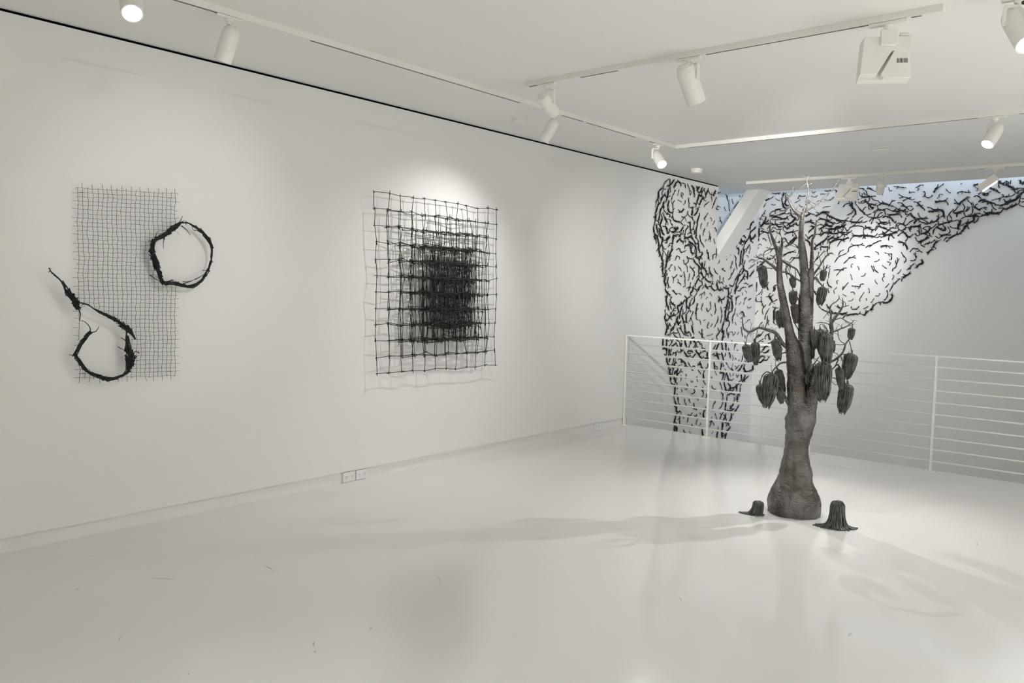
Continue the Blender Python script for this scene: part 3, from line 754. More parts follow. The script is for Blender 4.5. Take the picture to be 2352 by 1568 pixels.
B2,2309,2448,2326,2438,2343,2435
B2,534,2554,530,2535,525,2515
L2,11367,305,11330,291,11293,286
B2,421,2729,439,2717,457,2705
B1,1712,1576,1692,1536,1671,1513
B1,1580,1428,1616,1449,1644,1466
L1,9330,1577,9407,1578,9464,1557
L1,11063,700,11067,659,11081,617
B1,1793,2035,1827,2013,1853,1990
B1,1896,1786,1877,1755,1849,1732
L2,10856,599,10884,582,10913,564
B1,1693,2226,1730,2210,1739,2176
B1,1371,1535,1409,1536,1434,1564
L1,9464,2783,9462,2746,9426,2716
L1,9422,626,9480,638,9554,644
B2,2010,2490,2026,2491,2043,2489
B1,1631,1720,1647,1689,1642,1651
B1,-453,3056,-446,3017,-428,2977
L2,9875,882,9888,864,9901,847
B2,36,2089,56,2083,76,2077
L2,10135,255,10161,238,10179,221
B1,1713,1836,1722,1806,1749,1776
B2,10,2650,18,2641,37,2632
B1,782,3097,796,3070,833,3094
L1,9999,1233,10014,1199,10041,1165
B2,166,1557,185,1561,204,1568
L1,10317,2340,10332,2309,10361,2274
L2,10794,981,10762,973,10730,962
B1,10,2328,23,2353,57,2333
L1,11489,1171,11544,1204,11622,1211
L2,11350,1851,11393,1849,11437,1847
B1,238,3023,266,3004,308,2985
L1,9671,516,9674,482,9669,449
L1,10300,952,10305,917,10312,882
L1,10520,2066,10498,2031,10469,2001
B1,10,2304,10,2285,10,2278
L2,10624,1656,10645,1644,10666,1627
L2,9285,1329,9269,1315,9254,1302
B1,1218,1822,1196,1806,1205,1767
L1,10264,1827,10316,1800,10307,1771
B1,600,2920,621,2891,656,2881
L1,10661,1821,10651,1791,10680,1756
B1,47,1345,22,1319,11,1285
B2,251,2689,255,2671,253,2654
B2,526,2492,530,2475,533,2458
B1,1282,1626,1314,1611,1341,1596
L2,9178,1181,9200,1169,9222,1158
B1,179,2945,216,2926,245,2936
B1,-574,2934,-562,2894,-534,2874
B1,903,3046,930,3057,963,3039
L2,9465,1474,9450,1460,9440,1447
B1,1405,2058,1383,2035,1392,2003
L1,9259,1927,9264,1896,9269,1869
B1,1467,2019,1490,1996,1492,1965
L1,10320,2589,10297,2559,10269,2529
L1,9269,2764,9329,2759,9374,2748
L1,9399,1814,9434,1794,9465,1822
B2,1169,2538,1179,2522,1189,2512
L1,9486,-178,9488,-208,9483,-237
B2,3395,2816,3407,2821,3416,2826
L1,9891,-172,9886,-210,9917,-198
L1,10515,492,10552,462,10581,433
L1,9792,170,9786,148,9828,114
L2,9950,1930,9958,1917,9959,1903
L2,11217,2035,11239,2021,11261,2013
L1,10131,2549,10109,2522,10106,2494
B2,3393,2859,3404,2858,3414,2858
L1,10186,2618,10219,2601,10228,2571
L1,10254,1593,10299,1576,10314,1548
L2,10939,295,10959,282,10978,268
B1,103,1638,95,1606,86,1581
B1,2189,3063,2207,3041,2185,3034
L1,11023,920,11016,892,11010,864
L1,11451,981,11463,951,11466,922
L1,9810,417,9843,392,9882,404
B1,18,2177,44,2196,70,2196
L1,11122,1039,11096,1015,11071,992
B1,1053,1994,1076,2006,1091,2026
L1,11265,1478,11230,1453,11204,1433
L1,9489,2556,9496,2530,9514,2515
L2,9565,998,9543,996,9521,994
B1,212,1184,220,1159,223,1134
L1,11389,2159,11448,2155,11450,2131
L1,11141,1307,11153,1282,11165,1258
L1,9558,324,9567,301,9576,278
L1,9575,19,9584,-4,9578,-26
L1,10374,1170,10351,1147,10327,1131
L1,10158,-194,10135,-215,10120,-233
L1,10435,427,10412,409,10388,391
B1,3162,2877,3156,2859,3149,2841
L1,10156,1512,10179,1535,10216,1530
L1,11235,1036,11218,1016,11192,996
L1,10541,-356,10517,-373,10502,-391
L1,10037,168,10039,144,10049,124
L1,10685,-309,10691,-334,10689,-354
L1,11400,1643,11431,1625,11462,1607
L1,11099,1178,11119,1157,11140,1136
L1,11296,623,11279,603,11262,583
B1,10,2095,10,2073,10,2051
L1,10851,2175,10846,2154,10848,2134
B1,2982,2757,2998,2748,3013,2742
L1,9439,414,9433,396,9427,378
L1,10460,2778,10421,2786,10384,2777
L1,10311,1310,10338,1292,10352,1275
L1,9920,322,9960,322,10000,319
B1,141,1139,139,1118,138,1097
B1,43,2765,64,2766,85,2770
B1,-278,3105,-285,3086,-292,3067
B1,1609,1580,1611,1561,1622,1546
L1,9146,2554,9132,2537,9128,2521
L1,10084,2322,10074,2305,10063,2288
L1,9348,1765,9360,1749,9372,1733
L1,11233,774,11206,758,11189,743
L1,10819,517,10844,500,10867,482
L1,10112,-43,10122,-63,10148,-77
L1,9516,555,9550,551,9585,543
L1,9493,-87,9515,-74,9536,-66
L1,9336,1361,9304,1358,9272,1356
B1,10,1850,14,1853,34,1857
L1,11303,1611,11302,1592,11307,1574
L1,10470,-142,10472,-158,10474,-178
L1,11128,429,11111,414,11094,398
L1,9114,1664,9141,1657,9173,1655
L1,9813,562,9845,557,9877,547
B1,1868,2179,1880,2168,1891,2156
L1,10729,-121,10757,-136,10785,-151
L2,9500,967,9512,961,9524,955
L1,10103,1218,10133,1223,10163,1231
B1,2246,2825,2259,2827,2272,2833
B1,2252,3015,2265,3010,2279,3005
B1,3018,2828,3021,2814,3024,2800
B1,2795,3003,2798,2989,2799,2975
B1,2051,2327,2050,2312,2049,2297
L1,9419,481,9415,467,9413,452
B1,733,2927,745,2936,757,2945
L1,10376,944,10394,955,10418,966
L1,9289,2645,9306,2636,9323,2627
B1,-513,2765,-502,2752,-491,2739
L1,9642,-62,9658,-79,9674,-88
L1,9673,307,9703,309,9726,311
B1,2444,2270,2452,2259,2458,2248
L1,11151,655,11171,641,11191,628
L1,11272,1224,11290,1236,11308,1248
B1,10,1088,10,1075,10,1062
L1,9829,-279,9846,-292,9863,-306
L1,9202,2653,9182,2646,9167,2634
L1,10155,307,10156,293,10157,280
B1,-474,2822,-470,2807,-467,2792
L1,9896,2145,9899,2134,9904,2120
L1,10271,19,10289,6,10298,-7
L1,11179,-172,11167,-183,11153,-194
B1,2728,2979,2726,2967,2724,2956
L1,10797,97,10824,87,10843,77
L1,10400,624,10393,613,10386,601
L1,9443,267,9451,256,9460,244
B1,270,2423,265,2412,259,2400
B1,3248,2894,3252,2904,3254,2913
L1,9444,348,9445,337,9446,326
B1,-329,3098,-331,3087,-333,3074
B1,863,2953,872,2955,885,2958
B1,2702,3080,2707,3087,2714,3093
L1,10733,2081,10727,2072,10728,2063
L1,11020,28,11011,25,11002,22
"""
TRUNK = [[[-0.0034,-0.0013,0.0126,0.1865],[-0.0053,-0.002,0.0579,0.1913],[-0.0074,-0.0028,0.1063,0.1893],[-0.0084,-0.0031,0.1614,0.1649],[-0.0066,-0.0025,0.22,0.1302],[-0.0003,-0.0001,0.2692,0.1146],[0.0032,0.0012,0.3181,0.1128],[-0.0004,-0.0001,0.3823,0.0972],[0.0005,0.0002,0.4468,0.0885],[0.0022,0.0008,0.5114,0.0849],[0.0083,0.0031,0.5923,0.0915],[0.0125,0.0047,0.6888,0.1065],[0.016,0.006,0.7371,0.1014],[0.0188,0.007,0.8012,0.081],[0.0181,0.0068,0.8809,0.0505],[0.0154,0.0057,0.9444,0.0202]],[[0.0257,-0.0224,0.6297,0.0742],[0.0067,-0.0287,0.7395,0.0773],[-0.0088,-0.0337,0.8974,0.0704],[-0.0173,-0.036,1.0237,0.0636],[-0.0307,-0.0402,1.1337,0.0618],[-0.0427,-0.0439,1.2121,0.0568],[-0.0625,-0.0504,1.2743,0.0434],[-0.0762,-0.0548,1.3274,0.035],[-0.1047,-0.0646,1.4621,0.029],[-0.1327,-0.0742,1.5874,0.0273],[-0.1525,-0.0808,1.6815,0.024],[-0.161,-0.0831,1.7758,0.0214],[-0.1628,-0.083,1.845,0.022],[-0.1746,-0.0866,1.8858,0.0167]],[[0.0007,0.0216,0.7977,0.0542],[0.0056,0.0257,0.9259,0.0574],[0.0104,0.0298,1.0537,0.054],[0.0111,0.0324,1.2127,0.0522],[0.0049,0.0323,1.4025,0.0521],[-0.0042,0.0312,1.5286,0.0488],[-0.0118,0.0307,1.623,0.0353],[-0.0148,0.0318,1.7049,0.0313],[-0.0317,0.0278,1.8525,0.031],[-0.0507,0.023,1.9844,0.0243],[-0.0563,0.0232,2.0629,0.0196],[-0.0556,0.0258,2.157,0.0176],[-0.0473,0.0311,2.2041,0.0142],[-0.0355,0.0378,2.2354,0.0108],[-0.03,0.0422,2.2823,0.0075]],[[0.0197,0.0607,1.3393,0.0304],[0.0186,0.0639,1.5293,0.027],[0.0188,0.0675,1.6557,0.0203],[0.0163,0.0701,1.7819,0.0176],[0.0138,0.0728,1.8763,0.0149],[0.0092,0.0746,1.9864,0.0105],[0.0136,0.0798,2.018,0.0088]],[[0.0341,0.0127,0.4502,0.0408],[0.0402,0.0135,0.5793,0.0576],[0.0525,0.0166,0.6925,0.0609],[0.0654,0.0199,0.7894,0.054],[0.0783,0.0232,0.8858,0.0471],[0.087,0.0249,0.9499,0.0403],[0.0957,0.0266,1.0139,0.0352],[0.1044,0.0283,1.0776,0.0302]],[[-0.0235,-0.0889,0.1996,0.0542],[-0.0225,-0.0789,0.2943,0.044],[-0.0242,-0.0699,0.3889,0.0372],[-0.0231,-0.0599,0.4837,0.0304],[-0.0137,-0.0467,0.5793,0.0236],[0.0014,-0.0315,0.6754,0.0202]]]
BRANCHES = [[[[-0.0841,-0.0528,1.2097,0.0154],[-0.0875,-0.0617,1.2193,0.0147],[-0.1112,-0.0781,1.2437,0.014],[-0.1304,-0.0929,1.2823,0.0136],[-0.1546,-0.1096,1.3182,0.0133],[-0.193,-0.1316,1.3363,0.0126],[-0.2261,-0.1516,1.348,0.0113],[-0.2519,-0.1689,1.3537,0.0099],[-0.28,-0.187,1.3428,0.0089],[-0.3057,-0.2042,1.3224,0.0083],[-0.3293,-0.2207,1.3279,0.0069],[-0.3458,-0.2344,1.3467,0.0059],[-0.3497,-0.2435,1.3759,0.0049],[-0.3487,-0.2508,1.4094,0.0036],[-0.3544,-0.2605,1.4251,0.002]],[[-0.2953,-0.2277,1.3229,0.0039],[-0.3134,-0.2381,1.2968,0.0036],[-0.3137,-0.2418,1.2684,0.003],[-0.3176,-0.2468,1.2207,0.0026]],[[-0.2889,-0.2254,1.3264,0.0033],[-0.2811,-0.2225,1.3457,0.0026],[-0.2788,-0.2216,1.3585,0.0016]],[[-0.2457,-0.1986,1.3534,0.0033],[-0.2408,-0.1967,1.3725,0.0026],[-0.2333,-0.1939,1.3949,0.0013]],[[-0.2127,-0.1755,1.3483,0.0033],[-0.2046,-0.1672,1.3801,0.0026],[-0.2022,-0.161,1.4116,0.0017]],[[-0.1525,-0.121,1.3186,0.004],[-0.1533,-0.116,1.2931,0.003],[-0.1556,-0.1115,1.2675,0.0027]],[[-0.3442,-0.2567,1.3844,0.0023],[-0.356,-0.2611,1.3934,0.0016],[-0.3647,-0.2644,1.3962,0.001]],[[-0.2575,-0.1923,1.3368,0.003],[-0.2662,-0.1902,1.2918,0.0026],[-0.2718,-0.187,1.2405,0.0023]]],[[[-0.1669,-0.0837,1.7695,0.015],[-0.188,-0.0774,1.7822,0.0134],[-0.2213,-0.0756,1.8116,0.0107],[-0.2594,-0.0756,1.837,0.0087],[-0.2976,-0.0756,1.8584,0.0071],[-0.3309,-0.0738,1.8682,0.0051],[-0.3515,-0.0673,1.8859,0.002]],[[-0.2764,-0.0499,1.8403,0.0034],[-0.2952,-0.0516,1.8306,0.003],[-0.3105,-0.052,1.8049,0.0027]],[[-0.3283,-0.08,1.8679,0.0034],[-0.3476,-0.0818,1.8679,0.0024],[-0.3615,-0.0817,1.8744,0.0014]],[[-0.2352,-0.0665,1.8173,0.0027],[-0.2185,-0.0603,1.8271,0.002],[-0.2133,-0.0584,1.8398,0.0013]]],[[[-0.1789,-0.0882,1.9203,0.006],[-0.2029,-0.0865,1.932,0.0047],[-0.2329,-0.087,1.9273,0.004],[-0.2677,-0.0894,1.9117,0.0034],[-0.2846,-0.085,1.893,0.003],[-0.2875,-0.0754,1.8679,0.0027]],[[-0.2455,-0.0704,1.9283,0.0024],[-0.2573,-0.0748,1.9377,0.002],[-0.2691,-0.0792,1.9471,0.001]]],[[[-0.1714,-0.0854,1.8764,0.0174],[-0.1861,-0.0873,1.9267,0.0147],[-0.2124,-0.0936,1.9865,0.012],[-0.2298,-0.0965,2.0339,0.0087],[-0.2358,-0.0952,2.0574,0.0067],[-0.2425,-0.0942,2.1068,0.005],[-0.2437,-0.0911,2.1385,0.0027]],[[-0.2173,-0.0812,1.981,0.004],[-0.2059,-0.0716,2.0003,0.003],[-0.1977,-0.0632,2.029,0.0013]],[[-0.2374,-0.0887,2.0566,0.0034],[-0.2216,-0.0828,2.085,0.003],[-0.2111,-0.0789,2.1038,0.0017]]],[[[-0.1625,-0.0821,1.8639,0.0147],[-0.1551,-0.0828,1.9172,0.0114],[-0.1507,-0.0848,1.9766,0.0073],[-0.154,-0.0896,2.017,0.0027]],[[-0.1489,-0.0877,1.9638,0.003],[-0.1328,-0.0817,1.9796,0.0023],[-0.1221,-0.0776,1.989,0.001]]],[[[-0.0593,0.0312,2.1263,0.0169],[-0.0629,0.0259,2.1761,0.0149],[-0.0903,0.0116,2.1963,0.0135],[-0.116,-0.002,2.2259,0.0115],[-0.1354,-0.0132,2.2665,0.0091],[-0.1467,-0.0215,2.3007,0.0068],[-0.1251,-0.0174,2.325,0.0054],[-0.1129,-0.0168,2.3586,0.0041],[-0.1081,-0.019,2.3808,0.003]],[[-0.135,-0.0291,2.3055,0.0034],[-0.1152,-0.0217,2.3131,0.003],[-0.0959,-0.0145,2.3187,0.0027],[-0.0829,-0.0096,2.339,0.0017]],[[-0.1153,-0.0217,2.3146,0.0024],[-0.1048,-0.0178,2.33,0.002],[-0.0914,-0.0128,2.3423,0.001]],[[-0.1425,-0.0319,2.2994,0.0034],[-0.1543,-0.0363,2.3121,0.003],[-0.1672,-0.0411,2.3248,0.0017]],[[-0.1269,-0.0154,2.2408,0.0037],[-0.1474,-0.0266,2.225,0.0034],[-0.1593,-0.0346,2.2029,0.0027],[-0.1614,-0.039,2.19,0.0017]],[[-0.0924,0.0082,2.2008,0.003],[-0.0907,0.0088,2.2258,0.0024],[-0.0858,0.0106,2.2414,0.0014]],[[-0.0587,0.0315,2.1764,0.0034],[-0.0575,0.0319,2.2139,0.0031],[-0.0497,0.0348,2.2264,0.002]]],[[[-0.0321,0.0414,2.2668,0.0081],[-0.0252,0.0422,2.3132,0.0061],[-0.0253,0.0404,2.3597,0.0058],[-0.0302,0.0367,2.3907,0.0058],[-0.0363,0.0327,2.4155,0.0048],[-0.0285,0.0338,2.4399,0.0037],[-0.0204,0.0351,2.4581,0.0017]],[[-0.0244,0.0336,2.3931,0.0034],[-0.0121,0.0382,2.3959,0.0027],[-0.0015,0.0421,2.405,0.0014]],[[-0.0276,0.0324,2.4335,0.002],[-0.0141,0.0374,2.4394,0.0014]],[[-0.0263,0.0435,2.3259,0.002],[-0.0154,0.0476,2.3288,0.0014]],[[-0.0397,0.0385,2.2512,0.0031],[-0.0436,0.0371,2.2763,0.002],[-0.0468,0.0359,2.2857,0.001]],[[-0.0272,0.0432,2.3446,0.0024],[-0.0381,0.0391,2.3416,0.0017],[-0.0464,0.036,2.3418,0.001]]],[[[-0.0375,0.0394,2.2012,0.0088],[-0.0344,0.0525,2.2126,0.0081],[-0.0039,0.0759,2.2312,0.0068],[0.0259,0.0991,2.2601,0.0061],[0.0509,0.1204,2.2953,0.0051],[0.0736,0.1409,2.3212,0.0041],[0.0882,0.1584,2.344,0.0034],[0.0995,0.1746,2.3607,0.0028],[0.1046,0.1885,2.3681,0.0014]],[[0.0412,0.1222,2.2897,0.0034],[0.0607,0.1348,2.3118,0.0031],[0.0801,0.1474,2.3324,0.0017]],[[0.0006,0.0856,2.235,0.0024],[0.0093,0.0889,2.2256,0.002],[0.0154,0.0912,2.213,0.001]],[[0.0236,0.1049,2.2639,0.002],[0.0271,0.1062,2.2482,0.0017]],[[0.0797,0.1579,2.3319,0.0021],[0.0959,0.1639,2.3379,0.0014]],[[0.0578,0.1284,2.2895,0.0027],[0.0801,0.1367,2.283,0.0027],[0.0989,0.1437,2.2921,0.0017]]],[[[0.0288,0.0641,1.7031,0.0101],[0.0292,0.0792,1.7476,0.0091],[0.0564,0.1043,1.8037,0.0075],[0.0811,0.1285,1.8597,0.0058],[0.097,0.1494,1.8951,0.0041],[0.1235,0.1743,1.9087,0.0017]],[[0.0786,0.1361,1.855,0.0027],[0.0762,0.1352,1.8159,0.0024],[0.0821,0.1374,1.7781,0.0024]],[[0.09,0.1404,1.879,0.0031],[0.1087,0.1474,1.8918,0.002]],[[0.0685,0.111,1.8275,0.0034],[0.0619,0.1085,1.8526,0.0027],[0.058,0.1071,1.8777,0.0017]],[[0.0976,0.1432,1.8948,0.0024],[0.0993,0.1439,1.9168,0.0014]]],[[[0.0147,0.0695,2.008,0.0088],[0.0263,0.0765,2.0395,0.0078],[0.0264,0.0792,2.0803,0.0064],[0.029,0.0829,2.1274,0.0044],[0.0247,0.0839,2.1433,0.0024]]],[[[0.0225,0.0618,1.6998,0.0047],[0.0378,0.0782,1.7225,0.0041],[0.0453,0.0917,1.7386,0.0034],[0.0522,0.1049,1.758,0.002]],[[0.0252,0.0735,1.7064,0.0068],[0.0446,0.086,1.7259,0.0085],[0.0639,0.0986,1.6962,0.0074],[0.0798,0.1099,1.6743,0.0054],[0.0859,0.1175,1.6547,0.0041]]],[[[-0.1598,-0.0704,1.8456,0.0077],[-0.1525,-0.057,1.843,0.007],[-0.1153,-0.0324,1.8134,0.0067],[-0.0731,-0.006,1.7893,0.0064],[-0.0574,0.0106,1.7647,0.0054],[-0.047,0.0251,1.7327,0.0047]],[[-0.126,-0.0471,1.8213,0.0037],[-0.1271,-0.0368,1.7618,0.0034],[-0.1204,-0.0236,1.7148,0.0027]],[[-0.101,-0.0271,1.8064,0.0034],[-0.1065,-0.0238,1.7623,0.003],[-0.0951,-0.0142,1.7154,0.0027]],[[-0.0758,-0.007,1.7883,0.003],[-0.0689,0.0009,1.7161,0.003],[-0.0743,0.0043,1.6687,0.0027]]],[[[-0.1561,-0.069,1.7574,0.0074],[-0.1395,-0.0543,1.7612,0.0067],[-0.1112,-0.0352,1.7525,0.0067],[-0.072,-0.012,1.7236,0.0067],[-0.0478,0.0056,1.7039,0.0054],[-0.0244,0.0229,1.6794,0.004]],[[-0.109,-0.0407,1.7523,0.0033],[-0.0925,-0.0239,1.7404,0.0034],[-0.0896,-0.0121,1.7187,0.0027]]],[[[-0.0452,0.0365,1.8655,0.0051],[-0.0588,0.0278,1.8659,0.0044],[-0.0887,0.0131,1.8653,0.004],[-0.1174,-0.0012,1.8294,0.0037],[-0.1415,-0.0137,1.7887,0.0034],[-0.1382,-0.016,1.7528,0.0027],[-0.1277,-0.0157,1.7339,0.002]],[[-0.0891,0.0094,1.8645,0.0024],[-0.1064,0.003,1.8738,0.0017],[-0.1142,0.0,1.8611,0.001]],[[-0.0723,0.0157,1.8647,0.002],[-0.0789,0.0132,1.8867,0.0013]]],[[[-0.0584,0.0316,1.9126,0.0051],[-0.0693,0.0239,1.9344,0.0044],[-0.086,0.0141,1.9593,0.0034],[-0.1049,0.0035,1.9715,0.0017]]],[[[-0.0455,-0.049,0.7864,0.0134],[-0.0452,-0.0676,0.7978,0.0127],[-0.068,-0.0948,0.8588,0.0107],[-0.0849,-0.1198,0.9156,0.0086],[-0.094,-0.1419,0.9417,0.0066]]],[[[-0.0651,-0.0563,1.1129,0.0087],[-0.0698,-0.0688,1.1132,0.008],[-0.1023,-0.0916,1.1064,0.007],[-0.1259,-0.1111,1.0888,0.0063],[-0.1461,-0.1293,1.0564,0.0063],[-0.1553,-0.1434,1.0311,0.0053],[-0.1547,-0.1539,1.0128,0.0046]],[[-0.158,-0.1444,1.0278,0.0043],[-0.1864,-0.1604,1.0358,0.004],[-0.2087,-0.1741,1.0131,0.004],[-0.2199,-0.1836,0.9803,0.0036],[-0.2202,-0.189,0.9393,0.003]],[[-0.1354,-0.1253,1.0698,0.0046],[-0.1235,-0.1209,1.0547,0.004],[-0.1202,-0.1196,1.0422,0.0033]],[[-0.1894,-0.1562,1.0353,0.0023],[-0.201,-0.1605,1.0409,0.0013]]],[[[-0.0735,-0.0595,1.179,0.0053],[-0.0766,-0.0713,1.1802,0.005],[-0.1052,-0.0927,1.175,0.0043],[-0.1178,-0.1081,1.1504,0.0037]],[[-0.1075,-0.0828,1.2061,0.0033],[-0.1184,-0.0869,1.1992,0.003],[-0.1298,-0.0912,1.2018,0.002]]],[[[0.0908,0.0232,0.8871,0.032],[0.1044,0.0308,0.9354,0.0286],[0.1174,0.0381,0.9993,0.0252],[0.133,0.0464,1.0632,0.0228],[0.1458,0.0537,1.1268,0.0208],[0.16,0.0614,1.2216,0.0188],[0.1748,0.0694,1.3006,0.0168],[0.1825,0.0748,1.354,0.0154],[0.1757,0.0747,1.4036,0.0134],[0.1955,0.0846,1.4418,0.0107],[0.2154,0.0945,1.4768,0.0084],[0.237,0.105,1.522,0.0067],[0.2377,0.1077,1.5506,0.0054],[0.2325,0.1082,1.5892,0.002]],[[0.1795,0.0671,1.4039,0.0087],[0.1711,0.067,1.4191,0.0084],[0.1694,0.0694,1.4658,0.0077],[0.1637,0.0703,1.5133,0.0064],[0.1741,0.0772,1.5389,0.0044],[0.1921,0.087,1.5522,0.0037],[0.2121,0.0975,1.5824,0.0034],[0.2073,0.0988,1.6071,0.0017]],[[0.2112,0.1002,1.5824,0.0024],[0.2224,0.1044,1.5734,0.0017],[0.2284,0.1067,1.5612,0.001]],[[0.1802,0.0887,1.5472,0.0024],[0.1768,0.0874,1.5627,0.0013]],[[0.2409,0.1114,1.5221,0.0037],[0.2543,0.1164,1.5257,0.0034],[0.2764,0.1246,1.5361,0.002]],[[0.2516,0.1154,1.5247,0.003],[0.2533,0.116,1.5465,0.0027],[0.2418,0.1117,1.5616,0.002]],[[0.2345,0.109,1.5458,0.002],[0.2232,0.1048,1.5548,0.0013]],[[0.1865,0.091,1.5287,0.002],[0.1948,0.0941,1.5259,0.0017],[0.2007,0.0964,1.5136,0.001]],[[0.1639,0.0719,1.4968,0.0034],[0.1509,0.0671,1.4838,0.003],[0.1408,0.0633,1.4647,0.0023],[0.1204,0.0557,1.4326,0.0017]],[[0.1549,0.0685,1.4559,0.003],[0.1437,0.0697,1.4866,0.0023],[0.1386,0.0731,1.5021,0.001]],[[0.1664,0.0622,1.394,0.004],[0.1415,0.0529,1.4024,0.0033],[0.1139,0.0425,1.4075,0.003],[0.0813,0.0304,1.3999,0.0017]],[[0.163,0.0609,1.347,0.0037],[0.1401,0.0524,1.371,0.0033],[0.1199,0.0448,1.3952,0.0027],[0.1013,0.0378,1.3819,0.0017]],[[0.159,0.0594,1.3156,0.004],[0.1514,0.0566,1.3622,0.0033],[0.1337,0.05,1.3927,0.0027]]],[[[0.1925,0.0719,1.3577,0.0064],[0.1971,0.0843,1.3458,0.006],[0.2346,0.109,1.3663,0.0054],[0.2657,0.1313,1.3864,0.0044],[0.2925,0.152,1.411,0.0034],[0.3023,0.1663,1.4299,0.0017]],[[0.2926,0.152,1.4079,0.0027],[0.2968,0.1536,1.3751,0.0024],[0.296,0.1533,1.3645,0.0024]],[[0.1806,0.0888,1.4192,0.0044],[0.2023,0.1023,1.4325,0.0037],[0.2279,0.1172,1.4428,0.0037],[0.2542,0.1324,1.4251,0.0034],[0.2846,0.149,1.4076,0.0027]],[[0.2586,0.1287,1.4223,0.002],[0.2622,0.13,1.4037,0.0013]],[[0.2706,0.1438,1.3883,0.0024],[0.2947,0.1528,1.3924,0.002],[0.3126,0.1595,1.4118,0.001]],[[0.2346,0.109,1.3653,0.0027],[0.2363,0.1096,1.3872,0.002],[0.2462,0.1134,1.4063,0.0013]],[[0.2031,0.0866,1.3517,0.0027],[0.2103,0.0892,1.3739,0.002],[0.215,0.091,1.3897,0.0013]]],[[[0.1235,0.0461,1.0687,0.0121],[0.1467,0.0639,1.1011,0.0108],[0.1704,0.082,1.119,0.0098],[0.2049,0.104,1.1426,0.0088],[0.2356,0.1246,1.175,0.0081],[0.2531,0.1403,1.2194,0.0068],[0.2606,0.1523,1.2593,0.0061],[0.2791,0.1683,1.2947,0.0041]],[[0.2789,0.1576,1.2822,0.0034],[0.2923,0.1626,1.239,0.0034],[0.2989,0.1651,1.1768,0.0034]],[[0.2163,0.1022,1.3502,0.0027],[0.2207,0.1109,1.302,0.003],[0.2346,0.1232,1.2743,0.003],[0.2565,0.1385,1.2595,0.0034]],[[0.1881,0.113,1.2309,0.0024],[0.1998,0.1209,1.2502,0.0027],[0.2283,0.1351,1.2484,0.003],[0.2548,0.1486,1.2528,0.0034]],[[0.229,0.1069,1.1665,0.0054],[0.223,0.1047,1.1308,0.0051],[0.2089,0.0994,1.0947,0.0047],[0.1877,0.0915,1.067,0.004]],[[0.2113,0.1003,1.1012,0.0047],[0.2219,0.1043,1.1081,0.0054],[0.2332,0.1085,1.0994,0.0061],[0.2394,0.1108,1.0809,0.0067]],[[0.2463,0.1134,1.1691,0.003],[0.2534,0.116,1.1319,0.0027],[0.2605,0.1187,1.0947,0.0027]],[[0.2479,0.1246,1.1843,0.003],[0.2749,0.1347,1.1858,0.0027],[0.2927,0.1414,1.2087,0.0013]],[[0.1915,0.0716,1.1983,0.0023],[0.2203,0.0877,1.1872,0.0027],[0.2304,0.0968,1.1687,0.0027]],[[0.2825,0.1376,1.0202,0.003],[0.2851,0.1439,0.9886,0.003],[0.2851,0.1492,0.9567,0.003]]],[[[0.1928,0.0507,1.0117,0.003],[0.2144,0.0588,1.0147,0.0023],[0.2371,0.0672,1.0159,0.002]],[[0.1964,0.052,0.9931,0.0027],[0.2151,0.0626,0.9753,0.0023],[0.2309,0.072,0.9636,0.0024],[0.2425,0.0799,0.9829,0.0017]]],[[[0.0633,-0.0404,0.962,0.006],[0.0558,-0.0411,0.9928,0.0053],[0.0666,-0.0349,1.0437,0.0047],[0.0914,-0.0235,1.089,0.0043],[0.1109,-0.0141,1.1276,0.004],[0.1252,-0.0066,1.1596,0.0033]],[[0.0504,-0.0452,1.0052,0.0033],[0.0635,-0.0368,1.0561,0.0033],[0.0906,-0.0231,1.1015,0.0033],[0.1053,-0.014,1.1147,0.0027]],[[0.0563,-0.0323,0.9796,0.0033],[0.0758,-0.0251,1.0376,0.003],[0.1007,-0.0157,1.0956,0.0027]]],[[[-0.0304,-0.0007,1.3381,0.004],[-0.018,-0.0209,1.3708,0.0037],[0.0171,-0.0328,1.3916,0.0033],[0.0409,-0.0488,1.4117,0.0017]],[[-0.067,-0.0143,1.4062,0.0044],[-0.0502,-0.0134,1.3848,0.004],[-0.0301,-0.0112,1.3478,0.0037]]],[[[-0.0715,-0.0054,1.558,0.0037],[-0.0466,0.0039,1.5651,0.0037],[-0.0336,0.0088,1.5876,0.0034],[-0.0147,0.0159,1.6007,0.003],[0.0219,0.0295,1.5892,0.003],[0.0342,0.0341,1.5613,0.0027]],[[-0.0814,-0.009,1.526,0.0027],[-0.062,-0.0125,1.5519,0.0027],[-0.0396,-0.0148,1.5683,0.002]]]]
